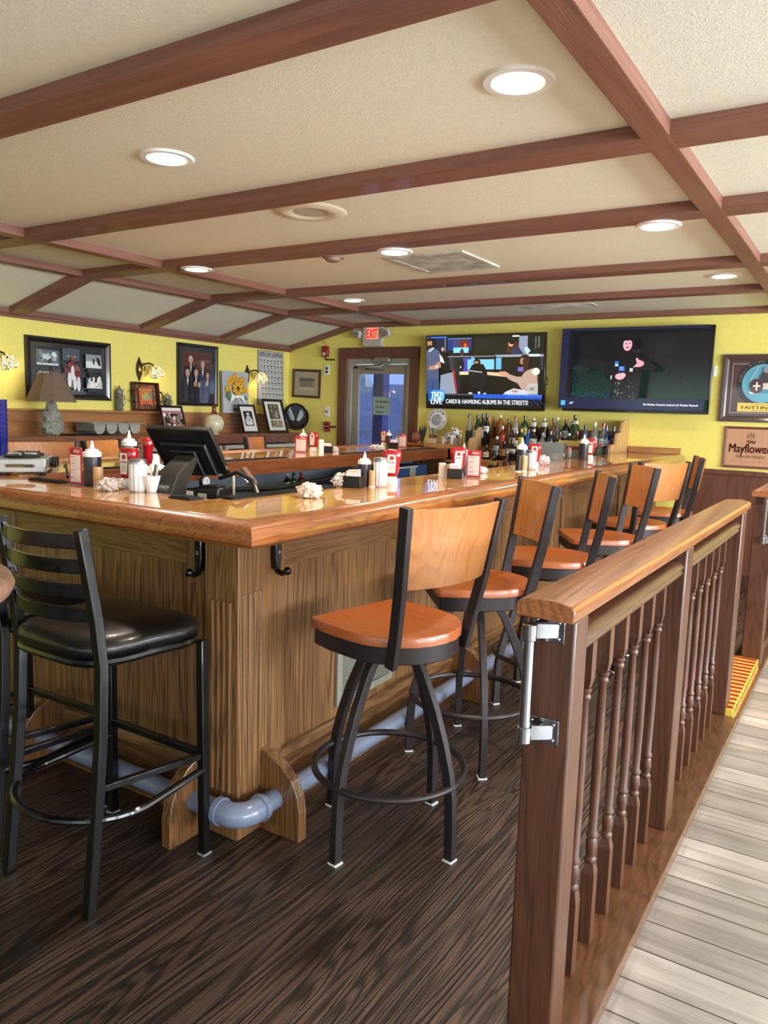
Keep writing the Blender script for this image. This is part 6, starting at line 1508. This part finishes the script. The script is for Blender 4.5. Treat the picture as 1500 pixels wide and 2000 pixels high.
menu_card(924, 933, 'menu card standing in the middle right-arm cluster', w_=.075, H=.143, rz=.1)
caddy(888, 934, 'black caddy in front of the middle ketchup', rz=.4)
crumple('crumpled_paper', 940, 924, 'small white crumpled paper right of the middle menu card', .03, .028, .02, 'd4d6dc', seed=9)
squeeze(1018, 917, 'dark squeeze bottle in the far right-arm cluster', H=.188, r=.032)
cylpot(1012, 921, 'black cylinder shaker in the far right-arm cluster', .095, .018, BLACK)
cylpot(1023, 921, 'tan cylinder shaker in the far right-arm cluster', .095, .018, TAN)
shaker(1037, 917, 'sugar shaker in the far right-arm cluster', H=.122, r=.031)
ketchup(1043, 912, 'ketchup bottle in the far right-arm cluster', H=.15, rz=.3)
crumple('packet_bag', 1059, 908, 'pink and white packets bundle in the far right-arm cluster', .045, .04, .035, 'dcc4c8', seed=12, cat='bag')
squeeze(1139, 898, 'dark squeeze bottle in the farthest cluster before the wall', H=.195, r=.036)
ketchup(1151, 897, 'ketchup bottle in the farthest cluster before the wall', H=.165, rz=.3)
# left arm clusters
menu_card(588, 884, 'menu card on the left bar arm in front of the switch plates', w_=.10, H=.125, rz=.15)
squeeze(592, 880, 'dark squeeze bottle behind the left-arm menu card', H=.168, r=.030)
ketchup(612, 882, 'ketchup bottle beside the left-arm menu card', H=.148, rz=.2)
cylpot(627, 886, 'white paper roll beside the left-arm ketchup', .105, .020, PAPW, name='napkin_roll')
caddy(639, 884, 'black sweetener caddy on the left bar arm', rz=.3)
crumple('packet_bag', 652, 882, 'small clear crumpled bag on the left bar arm', .035, .03, .022, 'c8c4c4', seed=15, cat='bag', tr=1)
ketchup(750, 871, 'ketchup bottle in front of the exit door glass', H=.140, rz=.2)
squeeze(759, 872, 'dark squeeze bottle in front of the exit door glass', H=.155, r=.026)
shaker(777, 873, 'sugar shaker at the door end of the left arm', H=.105, r=.028)
menu_card(786, 874, 'menu card at the door end of the left arm', w_=.08, H=.128, rz=.1)
caddy(768, 875, 'black sweetener caddy at the door end of the left arm')
crumple('plastic_cups', 736, 879, 'crumpled clear packets beside the door-end ketchup', .06, .04, .025, 'cfcac8', seed=18, cat='cups', tr=1)
# portable burner
t = thing('portable_burner', 'silver portable gas burner with black knobs on the bar', 'burner', (-3.45, 2.22, BT), .88)
p = W(42, 925, z=BT + .01); t.location = (p.x - .125, p.y + .095, BT)
sv = plain('satin_silver', 'b4b4b6', .3, metal=.7)
M().box((-.105, -.15, .012), (.105, .17, .075)).build('burner_case', sv, t, bev=.006)
M().tube([(-.055, -.152, .045), (-.05, -.168, .045), (.05, -.168, .045), (.055, -.152, .045)], .007).build('carry_handle', CHROME, t)
for i, y in enumerate((-.06, .08)):
    M().lathe([(.075, .075), (.078, .085), (.05, .09), (.02, .086)], (0, y, 0), 28).build('burner_plate', BLACK, t)
    m = M()
    for k in range(4): m.box((-.06, -.003, .088), (-.01, .003, .096), R=Matrix.Rotation(k * PI / 2, 3, 'Z'), c=(0, 0, .09))
    m.build('pan_support', CHROME, t, loc=(0, y, 0), smooth=False)
for y in (.02, .12): M().cyl((.105, y, .045), (.135, y, .045), .022).build('control_knob', BLACK, t)
for sx in (-.09, .09):
    for sy in (-.13, .15): M().cyl((sx, sy, 0), (sx, sy, .012), .012).build('rubber_foot', RUBBER, t)
m = M(); q = Vector(t.location); m.tube([q + Vector((.12, .12, .03)), q + Vector((.22, .06, .05)), q + Vector((.34, -.02, .03)), q + Vector((.40, -.06, .012))], .006); tag(m.build('burner_hose', BLACK), 'black cord running from the burner across the bar', 'cable')
# stack of blue tumblers
p = W(2, 897, z=BT)
BLUE = plain('translucent_blue_plastic', '14297a', .12, coat=.8, var=.1)
for k in range(9):
    t = thing('blue_tumbler', 'blue plastic tumbler in the tall stack at the left edge, ' + ('topmost', 'second from top', 'third from top', 'fourth from top', 'middle', 'fourth from bottom', 'third from bottom', 'second from bottom', 'lowest')[8 - k], 'tumbler', (p.x, p.y, BT + k * .026), 0, 'stacked blue tumblers')
    M().lathe([(.030, 0), (.033, .04), (.040, .118), (.042, .121), (.040, .122), (.037, .12), (.030, .04), (.027, .004)], seg=28, cap=False).build('cup_wall', BLUE, t); M().lathe([(.0, .001), (.029, .001), (.029, .004), (0, .004)], seg=20, cap=False).build('cup_base', BLUE, t)
# things stored inside the left arm
for px, c, cp, nm in ((561, '1c1618', 'c8ccd0', 'dark bottle with white label inside the left arm'), (573, '1d5a30', '1d5a30', 'green bottle inside the left arm'), (588, '6a1c16', 'a8442c', 'red bottle inside the left arm')):
    p = W(px, 950, z=.83); q = TLf @ Vector((-.12, 0, 0)); p = W(px, 940, x=q.x - .10); bottle('mixer_bottle', nm, p.x, p.y, .83, .83 + .15, .030, c, cp, 'std', 0, ('b8b8c0', .3, .6) if c == '1c1618' else None, 'bottles inside the left arm')
p0 = W(752, 905, x=-3.45); p1 = W(838, 905, x=-3.50)
t = thing('blue_carton', 'blue and grey taped carton under the left bar arm end', 'box', (-3.44, p0.y + .25, .83), .05)
M().box((-.10, -.25, 0), (.10, .30, .13)).build('carton', plain('blue_carton_card', '2c5494', .5), t, bev=.003)
a = Art(); a.rect(-.05, 0, .06, .13, 'a8aab0'); a.poly([(-.24, .0), (.3, .0), (.3, .02), (-.24, .03)], '9ea2a8'); a.rect(-.25, .115, .1, .13, 'c0c2c4'); a.build('packing_tape', PAPER, t, y=0, loc=(.1008, .02, 0), rot=(0, 0, PI / 2))
t = thing('grey_bin', 'grey plastic bin in front of the blue carton', 'bin', (-3.38, p0.y - .35, .83)); m = M(); m.prism([(-.09, 0), (.09, 0), (.11, .10), (.10, .10), (.082, .01), (-.082, .01), (-.10, .10), (-.11, .10)], 'y', -.2, .2); m.build('bin_body', plain('grey_bin', '6c7078', .5), t, smooth=False); M().box((-.10, -.2, .09), (.10, .2, .095)).build('bin_lid', plain('grey_bin', '6c7078'), t, smooth=False)
p = W(395, 940, x=-3.15); t = thing('pressure_gauge', 'round dial gauge inside the left bar arm', 'gauge', (-3.14, p.y, p.z), PI / 2); M().lathe([(.035, 0), (.035, .02), (.03, .022)], (0, 0, 0), 24, Matrix.Rotation(PI / 2, 3, 'X')).build('dial_case', BLACK, t); a = Art(); a.ell(0, 0, .028, .028, 'c8ccd8', n=24); a.line([(0, 0), (.012, .014)], .003, '1c1c1c'); a.build('dial_face', PAPER, t, y=-.023)
